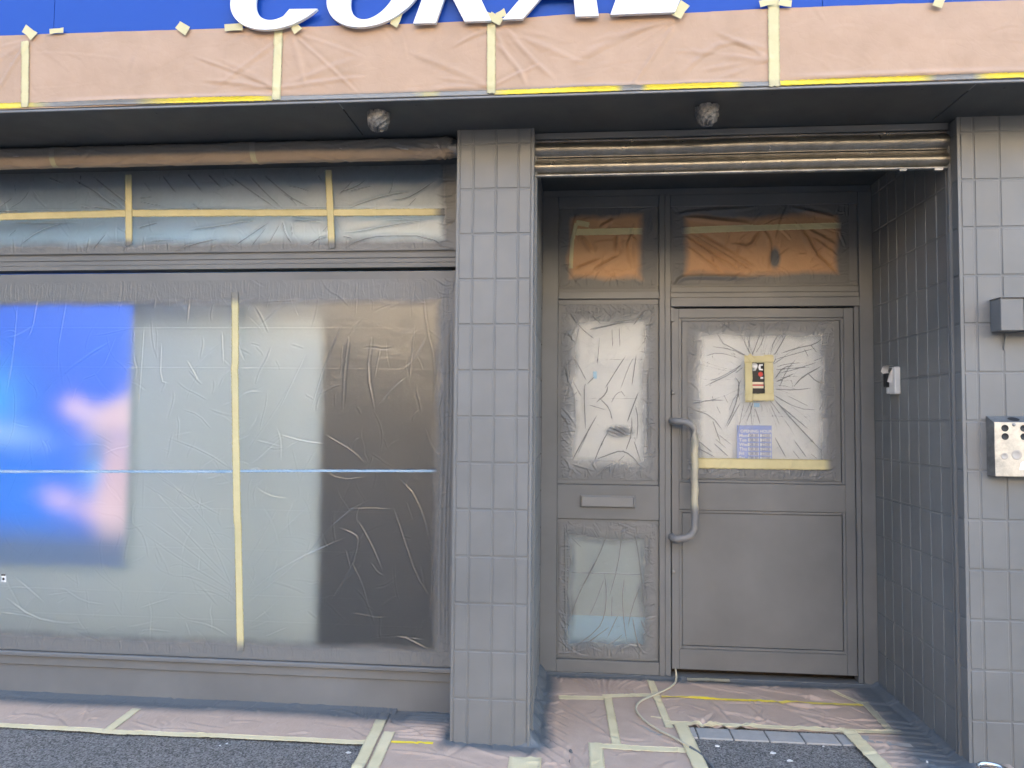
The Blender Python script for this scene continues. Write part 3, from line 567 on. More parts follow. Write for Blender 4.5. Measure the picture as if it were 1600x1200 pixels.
# ================================================================ masking paper on the fascia
fp = thing('masking_paper', 'long sheet of brown masking paper taped under the big white letters of the blue sign', 'masking paper', (0, -.305, 2.8))
fx = Field(-2.6, 3.0, 2.648, 2.962, .005)
S, T = fx.S, fx.T
fx.H += .006*(fbm(S*2.2, T*5, 3)-.4) + .004*(fbm(S*9, T*14+S*3, 4)-.5)
fx.H += .012*np.exp(-((T-2.672)/.012)**2)*sstep(-1.9, -1.4, S)*sstep(-.70, -.95, S)       # loose bulging hem
fx.H += .016*np.exp(-((T-2.678)/.012)**2)*sstep(1.2, 1.4, S)*sstep(3, 1.9, S)*(.5+.5*fbm(S*3, T*2, 2))
fx.H += .010*np.exp(-((T-2.668)/.010)**2)*sstep(.3, .5, S)*sstep(1.15, .95, S)
for cx, cz, dirs in ((-.76, 2.70, [(-1, .14), (-1, .3), (-1, .02), (-1, .55), (1, .2), (1, .5)]), (.112, 2.93, [(1, -.5), (1, -.8), (1, -1.2), (-1, -.4), (.5, -1), (1, -.25)]), (.112, 2.68, [(-1, .3), (-1, .08), (-1, .55), (1, .5)]),
                     (1.19, 2.75, [(-1, .05), (-1, .25), (-1, -.12), (-1, .5), (-1, -.3)]), (-1.85, 2.93, [(-1, -.6), (-1, -1.2), (-.5, -1)]), (.84, 2.94, [(-1, -.35), (-1, -.8), (-.6, -1)]), (-.71, 2.94, [(1, -.35), (1, -.9), (-1, -.7), (.4, -1)])):
    for dxx, dzz in dirs:
        l = RNG.uniform(.16, .42); a = math.atan2(dzz, dxx)+RNG.normal(0, .06)
        fx.crease([(cx, cz), (cx+math.cos(a)*l*.5, cz+math.sin(a)*l*.5+.006), (cx+math.cos(a)*l, cz+math.sin(a)*l)], RNG.uniform(.006, .013), RNG.uniform(.0025, .006), .25)
fx.crease([(.16, 2.93), (.26, 2.80), (.36, 2.70)], .012, .008, .3); fx.crease([(.13, 2.86), (.21, 2.77), (.25, 2.68)], .010, .007, .3)
fx.crease([(.75, 2.93), (.60, 2.86), (.42, 2.76)], .018, .007, .5); fx.crease([(1.17, 2.80), (1.02, 2.84), (.92, 2.78), (.84, 2.70)], .014, .007, .4)
fx.rnd(60, .06, .25, .007, .0012, fold=.1); fx.rnd(60, .2, .5, .005, .0007, (0.0, .08), fold=.05)
fx.H = np.maximum(fx.H, -.001)*.6+.0015
topx = [-2.6, -1.98, -1.41, -.94, -.644, -.221, .115, .393, .568, .60, .63, .839, 1.177, 1.647, 2.104, 3.0]
topz = [2.968, 2.967, 2.964, 2.959, 2.952, 2.948, 2.948, 2.960, 2.958, 2.946, 2.942, 2.946, 2.950, 2.950, 2.945, 2.94]
def fwarp(S, T):
    top = np.interp(S, topx, topz)+.002*(fbm(S*18, S*0, 3)-.5); k = (T-2.648)/(2.962-2.648)
    return S, 2.649+k*(top-2.649)
fspray = lambda S, T: sstep(2.684, 2.652, T)*np.clip(1.6*sstep(.40, .68, fbm(S*2.4+3, T*0+2, 3))+.1, 0, 1)*.9
fx.build('paper_sheet', M['fascia_paper'], fp, 'y', -.3035, fspray, warp=fwarp)
def ys(S, T):
    a = np.zeros_like(S)
    for c, w in ((-1.55, .28), (-.62, .16), (-.40, .30), (.02, .12), (1.13, .07), (1.85, .10), (.66, .05), (2.5, .3), (-2.3, .1)): a = a+np.exp(-((S-c)/w)**4)*.85
    return a+.12
for x0, x1, z0, z1 in ((-2.6, -1.86, 2.664, 2.664), (-1.86, -.78, 2.664, 2.660), (-.745, .10, 2.659, 2.657), (.125, 1.18, 2.656, 2.657), (1.21, 3.0, 2.658, 2.662)):
    tape(fp, [(x0, z0), (x1, z1)], .019 if x0 > -2 else .024, 'y', -.3035, fx, ys, M['yellow_tape'], label='yellow tape along the paper hem, greyed by overspray')
for pts, w in (([(-1.858, 2.935), (-1.848, 2.655)], .034), ([(-.759, 2.950), (-.762, 2.652)], .036), ([(.110, 2.932), (.112, 2.652)], .034), ([(1.194, 3.02), (1.196, 2.645)], .042)):
    tape(fp, pts, w, 'y', -.3055, fx, lambda a, b: .30*sstep(2.69, 2.65, b), off=.003)
def bit(pts, y=-.3065): 
    m = MB(); n = len(pts); V = [(p[0], y, p[1]) for p in pts]+[(p[0], y+.0006, p[1]) for p in pts]
    m.add(V, [tuple(range(n)), tuple(range(n, 2*n))[::-1]]+[(i, (i+1) % n, n+(i+1) % n, n+i) for i in range(n)]); o = m.build('tape_patch', M['tape'], fp); return o
for i, (x, z, a, w, h) in enumerate(((-1.837, 2.972, -35, .055, .036), (-1.715, 2.972, 4, .06, .022), (-1.163, 2.962, 55, .04, .055), (-.946, 2.957, 3, .075, .030), (-.690, 2.950, -48, .055, .034), (-.733, 2.955, 60, .03, .03),
                      (-.268, 2.958, 62, .06, .034), (.127, 2.944, -32, .058, .034), (.150, 2.962, 30, .03, .028), (.095, 2.962, -20, .04, .022), (.843, 2.948, 60, .060, .038), (1.236, 2.962, -18, .05, .030), (1.165, 2.966, 12, .05, .026), (1.797, 2.955, 68, .070, .036))):
    c, s = math.cos(math.radians(a)), math.sin(math.radians(a)); sk = random.uniform(-.008, .008)
    q = [(-w/2, -h/2), (0, -h/2+.001), (w/2, -h/2+sk), (w/2-sk, h/2), (.2*w, h/2-.002), (-w/2+sk*.5, h/2)]
    bit([(x+u*c-v*s, z+u*s+v*c) for u, v in q], -.318-.0008*i if -.75 < x < .86 else -.316-.0005*i)

# ================================================================ ceiling lamps under plastic
def lamp_proto(x, y, label, seed):
    t = thing('ceiling_lamp', label, 'lamp', (x, y, SOF), 'bagged lamps under the soffit')
    r = random.Random(seed); prof = []; m = MB(); n = 40; rings = 16; V = []
    for j in range(rings+1):
        a = j/rings*math.pi/2
        for k in range(n):
            b = 2*math.pi*k/n
            R = .046*math.cos(a)**.55*(1+.05*math.sin(5*b+seed+3*a)+.06*math.sin(9*b+j*.9+seed*2)*(1-.3*j/rings)+.03*r.uniform(-1, 1))
            z = -.010-.060*math.sin(a)-.006*math.sin(7*b+seed+j)+.003*r.uniform(-1, 1)
            V.append((x+R*math.cos(b), y+R*math.sin(b), SOF+z if j else SOF-.001))
    F = [(j*n+k, j*n+(k+1) % n, (j+1)*n+(k+1) % n, (j+1)*n+k) for j in range(rings) for k in range(n)]
    m.add(V, F, True); m.add([(x+.012, y, SOF-.068), (x+.019, y-.004, SOF-.082), (x+.005, y-.006, SOF-.080)], [(0, 1, 2)])
    m.build('plastic_wrap', M['bag'], t)
    m = MB(); m.lathe([(.0, SOF-.050), (.030, SOF-.048), (.040, SOF-.036), (.042, SOF-.001)], (x, y, 0), 24); m.build('lamp_body', M['black'], t)
    return t
n_ = NT('bag'); v_ = n_.coord(); n_.bsdf(n_.mix(n_.ramp(n_.noise(v_, 60, 5, .7, 1.5), [(.35, (0,0,0)), (.65, (1,1,1))]), (.11,.107,.103), (.28,.27,.255)), .33, 0, n_.bump(n_.noise(v_, 38, 5, .6, 2.5), .8, .008), .6)
lamp_proto(-.371, -.195, 'plastic bagged soffit lamp in front of the wide window, left of the pillar', 1)
lamp_proto(.972, -.165, 'plastic bagged soffit lamp above the doorway shutter', 5)

# ================================================================ doorway roller shutter (rolled up)
sh = thing('roller_shutter', 'rolled up galvanised roller shutter above the recessed doorway', 'roller shutter', (1.13, .05, 2.5))
def extr(prof, x0, x1, name, mat, parent, nseg=40, wob=.0012):
    xs = np.linspace(x0, x1, nseg); V = []; n = len(prof)
    for x in xs:
        for (y, z) in prof: V.append((x, y+wob*math.sin(x*7+z*30), z+wob*math.sin(x*5+1)))
    F = [(i*n+k, i*n+k+1, (i+1)*n+k+1, (i+1)*n+k) for i in range(nseg-1) for k in range(n-1)]
    m = MB(); m.add(V, F, True); return m.build(name, mat, parent)
def slat(z1, h):
    p = [(.068, z1), (.068, z1-.002), (.060, z1-.0035), (.060, z1-.0075), (.064, z1-.0085)]
    for i in range(15):
        a = math.radians(-62+124*i/14); p.append((.064-.040*(math.cos(a)-math.cos(math.radians(62))), z1-.0095-(h-.0125)*(i/14)))
    p += [(.064, z1-h+.003), (.060, z1-h+.001)]
    return p
extr([(.09, 2.606)]+slat(2.605, .082), .264, 2.006, 'shutter_slat', M['shutter_metal'], sh)
extr(slat(2.523, .074)+[(.07, 2.448)], .264, 2.006, 'shutter_slat', M['shutter_metal'], sh)
m = MB(); m.bbox(.264, 2.004, .050, .072, 2.438, 2.4475, .003); m.build('bottom_rail', M['steel_dark'], sh); m = MB(); m.bbox(.264, 2.006, .055, .075, 2.6065, 2.634, .001); m.build('head_plate', M['paint'], sh)
m = MB(); m.bbox(1.80, 1.83, .04, .06, 2.427, 2.437, .001); m.build('rail_lug', M['steel_dark'], sh); m = MB(); m.bbox(1.94, 1.975, .04, .06, 2.427, 2.437, .001); m.build('rail_lug', M['steel_dark'], sh)

# paper wrapped shutter over the window
pr = thing('wrapped_shutter', 'rolled up shutter wrapped in brown paper above the wide window', 'roller shutter', (-1.5, .08, 2.58))
f = Field(-3.4, -.080, 0, .16, .006); f.rnd(160, .04, .25, .005, .003, (0, .15), fold=.3); f.H += .004*(fbm(f.S*6, f.T*20, 4)-.5)
f.rnd(26, .03, .07, .004, .006, box=(-.17, -.08, 0, .15), fold=.6)
nS, nT = f.ns, f.nt; V = []
for j in range(nT):
    a = j/(nT-1)
    for i in range(nS):
        x = f.s[i]; rr_ = .050+f.H[j, i]; squeeze = 1-.35*float(sstep(-.13, -.08, np.array(x)))
        th = math.radians(90-180*a)
        V.append((x, .088-rr_*.80*squeeze*max(0, math.cos(th))**.45, 2.585+rr_*squeeze*math.sin(th)*.95))
me = bpy.data.meshes.new('paper_wrap'); me.from_pydata(V, [], [(j*nS+i, j*nS+i+1, (j+1)*nS+i+1, (j+1)*nS+i) for j in range(nT-1) for i in range(nS-1)]); me.update()
me.polygons.foreach_set('use_smooth', [True]*len(me.polygons))
zz = np.array([v[2] for v in V]); xx = np.array([v[0] for v in V])
sp = np.clip(sstep(2.560, 2.60, zz)+.55*sstep(.45, .75, fbm(xx*2.1, zz*3, 3))+.5*sstep(-.14, -.09, xx), 0, 1)
a_ = me.attributes.new('spray', 'FLOAT', 'POINT'); a_.data.foreach_set('value', sp.astype(np.float32)); a_ = me.attributes.new('fold', 'FLOAT', 'POINT'); a_.data.foreach_set('value', f.F.ravel().astype(np.float32))
me.materials.append(M['roll_paper']); o = bpy.data.objects.new('paper_wrap', me); COL.objects.link(o); o.parent = pr; o.matrix_parent_inverse = Matrix.Translation(-Vector(pr.location))
for x in (-2.02, -1.045):
    m = MB(); V = []
    for j in range(15):
        th = math.radians(60-140*j/14); 
        for k, dxx in enumerate((0, .026)): V.append((x+dxx+.014*j/14, .088-.0435*math.cos(th)**.45-.002, 2.585+.0505*math.sin(th)))
    m.add(V, [(2*j, 2*j+1, 2*j+3, 2*j+2) for j in range(14)], True); o = m.build('tape_strip', M['tape'], pr); a_ = o.data.attributes.new('spray', 'FLOAT', 'POINT'); [setattr(a_.data[q], 'value', min(1, .35+.8*float(sstep(2.56, 2.60, np.array(v.co.z))))) for q, v in enumerate(o.data.vertices)]
MB().tube([(-3.4, .088, 2.585), (-.085, .088, 2.585)], .038, 16).build('shutter_coil', M['steel_dark'], pr)

# ================================================================ plastic films
def rect_spray(a0, a1, b0, b1, soft=.03, wob=.02, k=7.):
    def fn(S, T):
        w = wob*(fbm(S*k, T*k, 3)-.5)*2
        d = np.minimum(np.minimum(S-a0, a1-S), np.minimum(T-b0, b1-T))+w
        return 1-sstep(-soft, soft, d)
    return fn
def put(f, key, h=.0028, w=.0036, fold=1.0):
    for c in CR[key]:
        p = [(c[i], c[i+1]) for i in range(1, len(c), 2)]; k = c[0]
        f.crease(p, w*(.75+.35*k), h*(.6+.45*k), fold*min(1, .45+.3*k))
def gathers(f, n, lmin, lmax, sides='tblr', w=.003, h=.0022, fold=.5):
    s0, s1, t0, t1 = f.s[0], f.s[-1], f.t[0], f.t[-1]
    for _ in range(n):
        sd = RNG.choice(list(sides)); l = RNG.uniform(lmin, lmax); e = RNG.uniform(.002, .02)
        if sd in 'tb':
            x = RNG.uniform(s0, s1); z = t1-e if sd == 't' else t0+e; g = -1 if sd == 't' else 1
            f.crease([(x, z), (x+RNG.normal(0, .05)*l, z+g*l*.5), (x+RNG.normal(0, .14)*l, z+g*l)], w*RNG.uniform(.7, 1.3), h*RNG.uniform(.3, 1.2), fold*RNG.random())
        else:
            z = RNG.uniform(t0, t1); x = s0+e if sd == 'l' else s1-e; g = 1 if sd == 'l' else -1
            f.crease([(x, z), (x+g*l*.5, z+RNG.normal(0, .12)*l), (x+g*l, z+RNG.normal(0, .3)*l)], w*RNG.uniform(.7, 1.3), h*RNG.uniform(.3, 1.2), fold*RNG.random())

# display window film
wf = thing('masking_film', 'large milky film over the wide display window, taped with one vertical yellow strip', 'masking film', (-1.3, .277, 1.1))
f = Field(-2.75, -.118, .222, 2.034, .0033)
f.H += .006*(fbm(f.S*2.5, f.T*2.5, 3)-.4)
put(f, 'WIN', .0018, .0022, .6)
for z in (1.80, 1.605, .925, .52, .40, .735): f.crease([(-3.2, z+.004), (-1.6, z), (-.13, z-.003)], .0020, .0007, .06)
gathers(f, 420, .03, .13, 't', .0020, .0009, .05); gathers(f, 150, .015, .07, 'b', .0024, .0014, .2); gathers(f, 70, .02, .08, 'r', .0026, .0015)
for x in (-.135, -.150, -.172): f.crease([(x, .27), (x-.006, .8), (x+.005, 1.3), (x, 1.98)], .004, .004, .6)
f.rnd(340, .04, .22, .0028, .0010, fold=.07); f.rnd(40, .05, .2, .003, .0014, (1.55, .25), fold=.25)
ws = lambda S, T: np.clip(1-sstep(-.005, .06, np.minimum(-.172-S, np.minimum(T-.272, 1.952-T))+.022*(fbm(S*9, T*9, 4)-.5)), 0, 1)
wsp = lambda S, T: np.clip(ws(S, T)+.02*sstep(1.0, 2.0, T), 0, 1)
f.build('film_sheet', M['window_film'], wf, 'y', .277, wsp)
tape(wf, [(-1.204, 1.975), (-1.192, 1.60)], .036, 'y', .277, f, lambda a, b: ws(a, b)*.8, off=.004)
tape(wf, [(-1.194, 1.62), (-1.176, 1.20)], .036, 'y', .275, f, lambda a, b: a*0, off=.004)
tape(wf, [(-1.176, 1.22), (-1.158, .86)], .038, 'y', .2735, f, lambda a, b: a*0, off=.004)
tape(wf, [(-1.158, .89), (-1.128, .262)], .036, 'y', .276, f, lambda a, b: ws(a, b)*.8, off=.004)
tape(wf, [(-3.2, 1.083), (-2.4, 1.087), (-1.7, 1.098), (-1.2, 1.106)], .013, 'y', .277, f, lambda a, b: a*0, M['blue_tape'], 'overlap_seam', .002, 'pale blue overlap seam of the two films')
tape(wf, [(-1.2, 1.108), (-.7, 1.117), (-.19, 1.124)], .012, 'y', .277, f, lambda a, b: sstep(-.24, -.18, a), M['blue_tape'], 'overlap_seam', .002)
# small bare spot in the film
m = MB(); m.bbox(-2.352, -2.328, .2655, .2675, .548, .582, .0008); m.build('paper_tag', M['letter_white'], wf); m = MB(); m.lathe([(0, .0), (.0065, .0), (.0065, .0012)], (-2.340, .2652, .564), 10, axis='y'); m.bbox(-2.352, -2.330, .264, .2650, .580, .587, .0003); m.build('tag_mark', M['black'], wf)

# transom film
tf = thing('masking_film', 'long narrow bluish film over the transom light above the wide window', 'masking film', (-1.3, .277, 2.37))
f = Field(-3.2, -.118, 2.172, 2.585, .004); f.H += .004*(fbm(f.S*3, f.T*4, 3)-.4)
put(f, 'TRA', .0030, .0030); f.rnd(170, .03, .14, .0026, .0014, fold=.3); gathers(f, 110, .02, .08, 'tb'); gathers(f, 30, .02, .1, 'r')
f.crease([(-3.2, 2.395), (-2.2, 2.392), (-1.2, 2.388), (-.2, 2.380)], .003, .003, .8)
ts = rect_spray(-9, -.178, 2.222, 2.80, .035, .016)
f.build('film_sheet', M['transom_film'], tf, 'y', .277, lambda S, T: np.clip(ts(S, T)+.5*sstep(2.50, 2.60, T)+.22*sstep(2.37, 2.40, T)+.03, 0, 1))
tape(tf, [(-2.9, 2.360), (-1.76, 2.372)], .036, 'y', .277, f, lambda a, b: a*0, off=.004)
tape(tf, [(-1.77, 2.372), (-.72, 2.358)], .034, 'y', .2755, f, lambda a, b: a*0, off=.004)
tape(tf, [(-.80, 2.358), (-.175, 2.352)], .034, 'y', .274, f, lambda a, b: sstep(-.25, -.17, a), off=.004)
tape(tf, [(-1.768, 2.565), (-1.752, 2.21)], .036, 'y', .272, f, lambda a, b: np.clip(sstep(2.26, 2.21, b)+.5*sstep(2.5, 2.58, b), 0, 1), off=.004)
tape(tf, [(-.748, 2.565), (-.722, 2.185)], .034, 'y', .272, f, lambda a, b: np.clip(sstep(2.25, 2.19, b)+.5*sstep(2.5, 2.58, b), 0, 1), off=.004)

# door film
df = thing('masking_film', 'crumpled film over the door window, taped around a small clear opening', 'masking film', (1.44, .875, 1.48))
f = Field(1.052, 1.822, 1.064, 1.900, .0028); f.H += .005*(fbm(f.S*4, f.T*4, 3)-.4)
put(f, 'DOR', .0036, .0025, .95); f.rnd(260, .03, .16, .0034, .0028, fold=.10); f.rnd(130, .02, .07, .0022, .0018, fold=.35); gathers(f, 70, .02, .09, 'tblr'); f.rnd(90, .03, .12, .0026, .0016, fold=.25)
for z in (1.73, 1.56, 1.398): f.crease([(1.06, z), (1.8, z-.002)], .0022, .0012, .25)
for k in range(40):
    a = RNG.uniform(0, 2*math.pi); r0 = .12; l = RNG.uniform(.06, .30); cx, cy = 1.428, 1.596
    f.crease([(cx+.09*math.cos(a), cy+.13*math.sin(a)), (cx+(.09+l*.5)*math.cos(a+.04), cy+(.13+l*.5)*math.sin(a+.04)), (cx+(.09+l)*math.cos(a), cy+(.13+l)*math.sin(a))], .0024, .0022, .4)
hole = lambda S, T: ~((S > 1.392) & (S < 1.456) & (T > 1.515) & (T < 1.680))
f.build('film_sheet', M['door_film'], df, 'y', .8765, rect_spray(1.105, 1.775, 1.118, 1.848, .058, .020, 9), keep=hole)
tz = lambda a, b: a*0
tape(df, [(1.372, 1.722), (1.375, 1.470)], .040, 'y', .873, f, tz, off=.003); tape(df, [(1.478, 1.725), (1.482, 1.478)], .046, 'y', .873, f, tz, off=.003)
tape(df, [(1.352, 1.700), (1.503, 1.703)], .036, 'y', .871, f, tz, off=.003); tape(df, [(1.354, 1.496), (1.503, 1.500)], .038, 'y', .871, f, tz, off=.003)
tape(df, [(1.372, 1.722), (1.400, 1.69)], .030, 'y', .869, f, tz, off=.003); tape(df, [(1.375, 1.478), (1.385, 1.516)], .030, 'y', .869, f, tz, off=.003)
tape(df, [(1.085, 1.142), (1.80, 1.142)], .056, 'y', .874, f, lambda a, b: rect_spray(1.10, 1.775, .9, 2, .03, .01)(a, b)*.9, off=.003)
# sidelight films
sf1 = thing('masking_film', 'crumpled film over the tall narrow sidelight above the letter plate', 'masking film', (.625, .87, 1.53))
f = Field(.372, .880, 1.046, 2.000, .0028); f.H += .005*(fbm(f.S*4, f.T*4, 3)-.4)
put(f, 'SID', .0036, .0025, .95); f.rnd(220, .03, .16, .0034, .0028, fold=.10); f.rnd(110, .02, .07, .0022, .0018, fold=.35); gathers(f, 80, .02, .09, 'tblr'); f.rnd(90, .03, .12, .0026, .0016, fold=.25)
for z in (1.70, 1.487, 1.275): f.crease([(.38, z), (.87, z-.002)], .0024, .0014, .35)
s1 = rect_spray(.422, .838, 1.125, 1.925, .060, .022, 9)
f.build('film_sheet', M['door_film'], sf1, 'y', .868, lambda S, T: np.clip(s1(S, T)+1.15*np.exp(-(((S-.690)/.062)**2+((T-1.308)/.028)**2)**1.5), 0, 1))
sf2 = thing('masking_film', 'film over the low sidelight pane near the floor, below the letter plate', 'masking film', (.625, .87, .45))
f = Field(.366, .884, .095, .818, .0028); f.H += .004*(fbm(f.S*4, f.T*4, 3)-.4)
put(f, 'LOW', .0036, .0025, .95); f.rnd(120, .03, .16, .0034, .0028, fold=.10); f.rnd(60, .02, .07, .0022, .0018, fold=.35); gathers(f, 80, .02, .09, 'tblr'); f.rnd(50, .03, .12, .0026, .0014, fold=.25)
for z in (.545,): f.crease([(.38, z), (.87, z-.002)], .003, .003, .6)
s2 = rect_spray(.414, .826, .165, .745, .060, .022, 9)
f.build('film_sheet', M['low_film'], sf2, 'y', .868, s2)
# papers over the two top lights
tp = thing('masking_paper', 'wide sheet of orange brown paper over the fanlight above the door', 'masking paper', (1.44, .868, 2.32))
f = Field(.972, 1.900, 2.108, 2.575, .004); f.H += .006*(fbm(f.S*4, f.T*4, 3)-.4); put(f, 'TOPD', .0075, .0075, .6); f.rnd(60, .04, .2, .005, .003, fold=.3); gathers(f, 60, .02, .1, 'tblr')
s3 = rect_spray(1.045, 1.838, 2.165, 2.470, .036, .020, 8)
sd = lambda S, T: np.clip(s3(S, T)+1.2*np.exp(-(((S-1.515)/.026)**2+((T-2.248)/.056)**2)**1.5), 0, 1)
f.build('paper_sheet', M['light_paper'], tp, 'y', .868, sd)
tape(tp, [(1.02, 2.402), (1.40, 2.412)], .036, 'y', .867, f, sd, off=.003); tape(tp, [(1.36, 2.410), (1.86, 2.418)], .032, 'y', .866, f, sd, off=.003)
tp2 = thing('masking_paper', 'small sheet of orange brown paper over the fanlight above the sidelight', 'masking paper', (.625, .868, 2.32))
f = Field(.362, .888, 2.085, 2.575, .004); f.H += .006*(fbm(f.S*4, f.T*4, 3)-.4); put(f, 'TOPS', .0070, .0075, .6); f.rnd(40, .04, .2, .005, .003, fold=.3); gathers(f, 50, .02, .1, 'tblr')
s4 = rect_spray(.415, .800, 2.145, 2.485, .036, .020, 8)
f.build('paper_sheet', M['light_paper'], tp2, 'y', .868, s4)
tape(tp2, [(.44, 2.402), (.81, 2.402)], .036, 'y', .867, f, s4, off=.003); tape(tp2, [(.420, 2.20), (.428, 2.36), (.450, 2.45)], .022, 'y', .866, f, s4, off=.003); tape(tp2, [(.45, 2.455), (.52, 2.44)], .03, 'y', .865, f, s4, off=.004)

# ================================================================ things behind the glass
def panel(name, label, cat, x0, x1, y, z0, z1, mat, t=.012):
    o = MB().bbox(x0, x1, y, y+t, z0, z1, .002).build(name, M[mat]); return tag(o, label, cat)
panel('display_board', 'pale grey backing board behind the filmed display window', 'board', -3.6, -.846, .525, .14, 2.08, 'panel_grey')
panel('display_board', 'pale blue backing board behind the filmed transom light', 'board', -3.6, -.16, .40, 2.10, 2.66, 'panel_blue')
MB().bbox(-.80, -.16, .60, .62, 1.9, 2.66, .002)
ds = thing('display_screen', 'glowing blue screen picturing a blurred hand, at the left behind the window film', 'screen', (-2.3, .5, 1.2))
MB().bbox(-3.42, -1.845, .484, .52, .58, 1.960, .004).build('screen_housing', M['panel_grey'], ds)
nx, nz = 130, 150; xs = np.linspace(-3.41, -1.852, nx); zs = np.linspace(.59, 1.950, nz); X, Z = np.meshgrid(xs, zs)
img = np.zeros((nz, nx, 3)); img[:] = (.03, .17, .95)
img += (sstep(1.6, .9, Z)*sstep(-1.9, -2.5, X))[..., None]*np.array((-.03, .05, 0.05))
def blob(cx, cz, sx, sz, ang, col, k=1.0, p=2):
    global img
    a = math.radians(ang); u = (X-cx)*math.cos(a)+(Z-cz)*math.sin(a); v = -(X-cx)*math.sin(a)+(Z-cz)*math.cos(a)
    w = np.clip(k*np.exp(-(np.abs(u/sx)**p+np.abs(v/sz)**p)), 0, 1)[..., None]; img = img*(1-w)+np.array(col)*w
blob(-2.66, 1.45, .20, .18, 20, (.06, .48, 1.0)); blob(-2.52, 1.27, .22, .07, -8, (.35, .62, .95), .7)
blob(-2.15, 1.42, .07, .06, 0, (.62, .45, .85), .85)
blob(-1.93, 1.36, .17, .085, 22, (.78, .58, .70), 1.1, 3); blob(-1.83, 1.24, .05, .20, 8, (.95, .72, .80), .95)
blob(-1.97, 1.23, .07, .06, 30, (.28, .33, .50), .9)
blob(-2.05, 1.05, .10, .17, 0, (.08, .28, .95), .95); blob(-2.02, 1.10, .04, .10, 0, (.10, .45, 1.0), .8)
blob(-2.22, .93, .10, .06, -15, (.75, .55, .88), .9); blob(-2.02, .87, .13, .07, -18, (.72, .50, .72), .85); blob(-1.90, .86, .12, .18, 10, (.82, .60, .68), 1.15, 3)
blob(-1.83, 1.03, .06, .12, 5, (.62, .48, .60), .9); blob(-2.5, .80, .28, .16, 0, (.0, .20, 1.0), .8)
blob(-1.91, 1.08, .085, .25, 3, (.74, .52, .60), .95, 3); blob(-2.10, 1.39, .10, .05, -10, (.80, .62, .86), .8); blob(-2.02, 1.18, .08, .05, 30, (.20, .26, .55), .7)
dd = np.minimum(np.minimum(-1.785-X, Z-.61), 1.975-Z)
low = sstep(.88, .66, Z)[..., None]*.92; img = img*(1-low)+np.array((.10, .16, .26))*low
me = bpy.data.meshes.new('screen_panel'); me.from_pydata([(x, .482, z) for z in zs for x in xs], [], [(j*nx+i, j*nx+i+1, (j+1)*nx+i+1, (j+1)*nx+i) for j in range(nz-1) for i in range(nx-1)]); me.update()
ca = me.color_attributes.new('img', 'FLOAT_COLOR', 'POINT'); ca.data.foreach_set('color', np.concatenate([np.clip(img, 0, 1), np.ones((nz, nx, 1))], 2).astype(np.float32).ravel())
m_screen(); me.materials.append(M['screen']); o = bpy.data.objects.new('screen_panel', me); COL.objects.link(o); o.parent = ds; o.matrix_parent_inverse = Matrix.Translation(-Vector(ds.location))
panel('window_blind', 'white blind behind the door window', 'blind', 1.04, 1.84, .935, 1.02, 1.95, 'blind_white', .006)
panel('window_blind', 'white blind behind the tall sidelight', 'blind', .36, .895, .935, 1.02, 2.02, 'blind_white', .006)
panel('window_blind', 'grey blind behind the low sidelight, stopping above the floor', 'blind', .36, .895, .935, .300, .83, 'blind_grey', .006)
panel('floor_box', 'pale blue box standing inside behind the low sidelight', 'box', .34, .91, .955, .0, .36, 'blind_blue', .20)

# opening hours notice on the door glass
nt = thing('opening_hours_notice', 'pale blue opening hours notice low on the door window', 'notice', (1.405, .885, 1.256))
MB().bbox(1.314, 1.496, .886, .8875, 1.160, 1.347, .0005).build('notice_board', M['notice_blue'], nt)
m = MB()
for r in range(6):
    z = 1.302-r*.0245
    for x in (1.372, 1.435): m.box(x, x+.056, .8848, .8855, z-.017, z)
m.build('time_cell', M['notice_white'], nt)
def text(body, x, z, size, mat, parent, y=.8845, name='lettering'):
    cu = bpy.data.curves.new('t', 'FONT'); cu.body = body; cu.size = size; cu.extrude = .0002; cu.offset = .0006 if size > .012 else 0
    tmp = bpy.data.objects.new('t', cu); COL.objects.link(tmp)
    me = bpy.data.meshes.new_from_object(tmp.evaluated_get(bpy.context.evaluated_depsgraph_get())); bpy.data.objects.remove(tmp)
    me.transform(Matrix(((1,0,0,x),(0,0,-1,y),(0,1,0,z),(0,0,0,1)))); me.materials.clear(); me.materials.append(M[mat]); me.name = name
    o = bpy.data.objects.new(name, me); COL.objects.link(o); o.parent = parent; o.matrix_parent_inverse = Matrix.Translation(-Vector(parent.location)); return o
text('OPENING HOURS', 1.332, 1.3085, .0218, 'notice_white', nt)
text('\n'.join(['Mon', 'Tue', 'Wed', 'Thu', 'Fri', 'Sat']), 1.325, 1.288, .0245, 'notice_white', nt, name='lettering')
text('\n'.join(['08:30']*6), 1.379, 1.2885, .0245*.82, 'notice_text', nt, .8843); text('\n'.join(['22:00']*6), 1.442, 1.2885, .0245*.82, 'notice_text', nt, .8843)
for o in list(nt.children):
    if o.name.startswith('lettering'):
        me = o.data; zs_ = [v.co.z for v in me.vertices]
        if max(zs_)-min(zs_) > .05:      # stretch the lines to the row pitch
            t_, b_ = max(zs_), min(zs_)
            for v in me.vertices: v.co.z = 1.3015-(t_-v.co.z)/(t_-b_)*(1.302-1.1645)
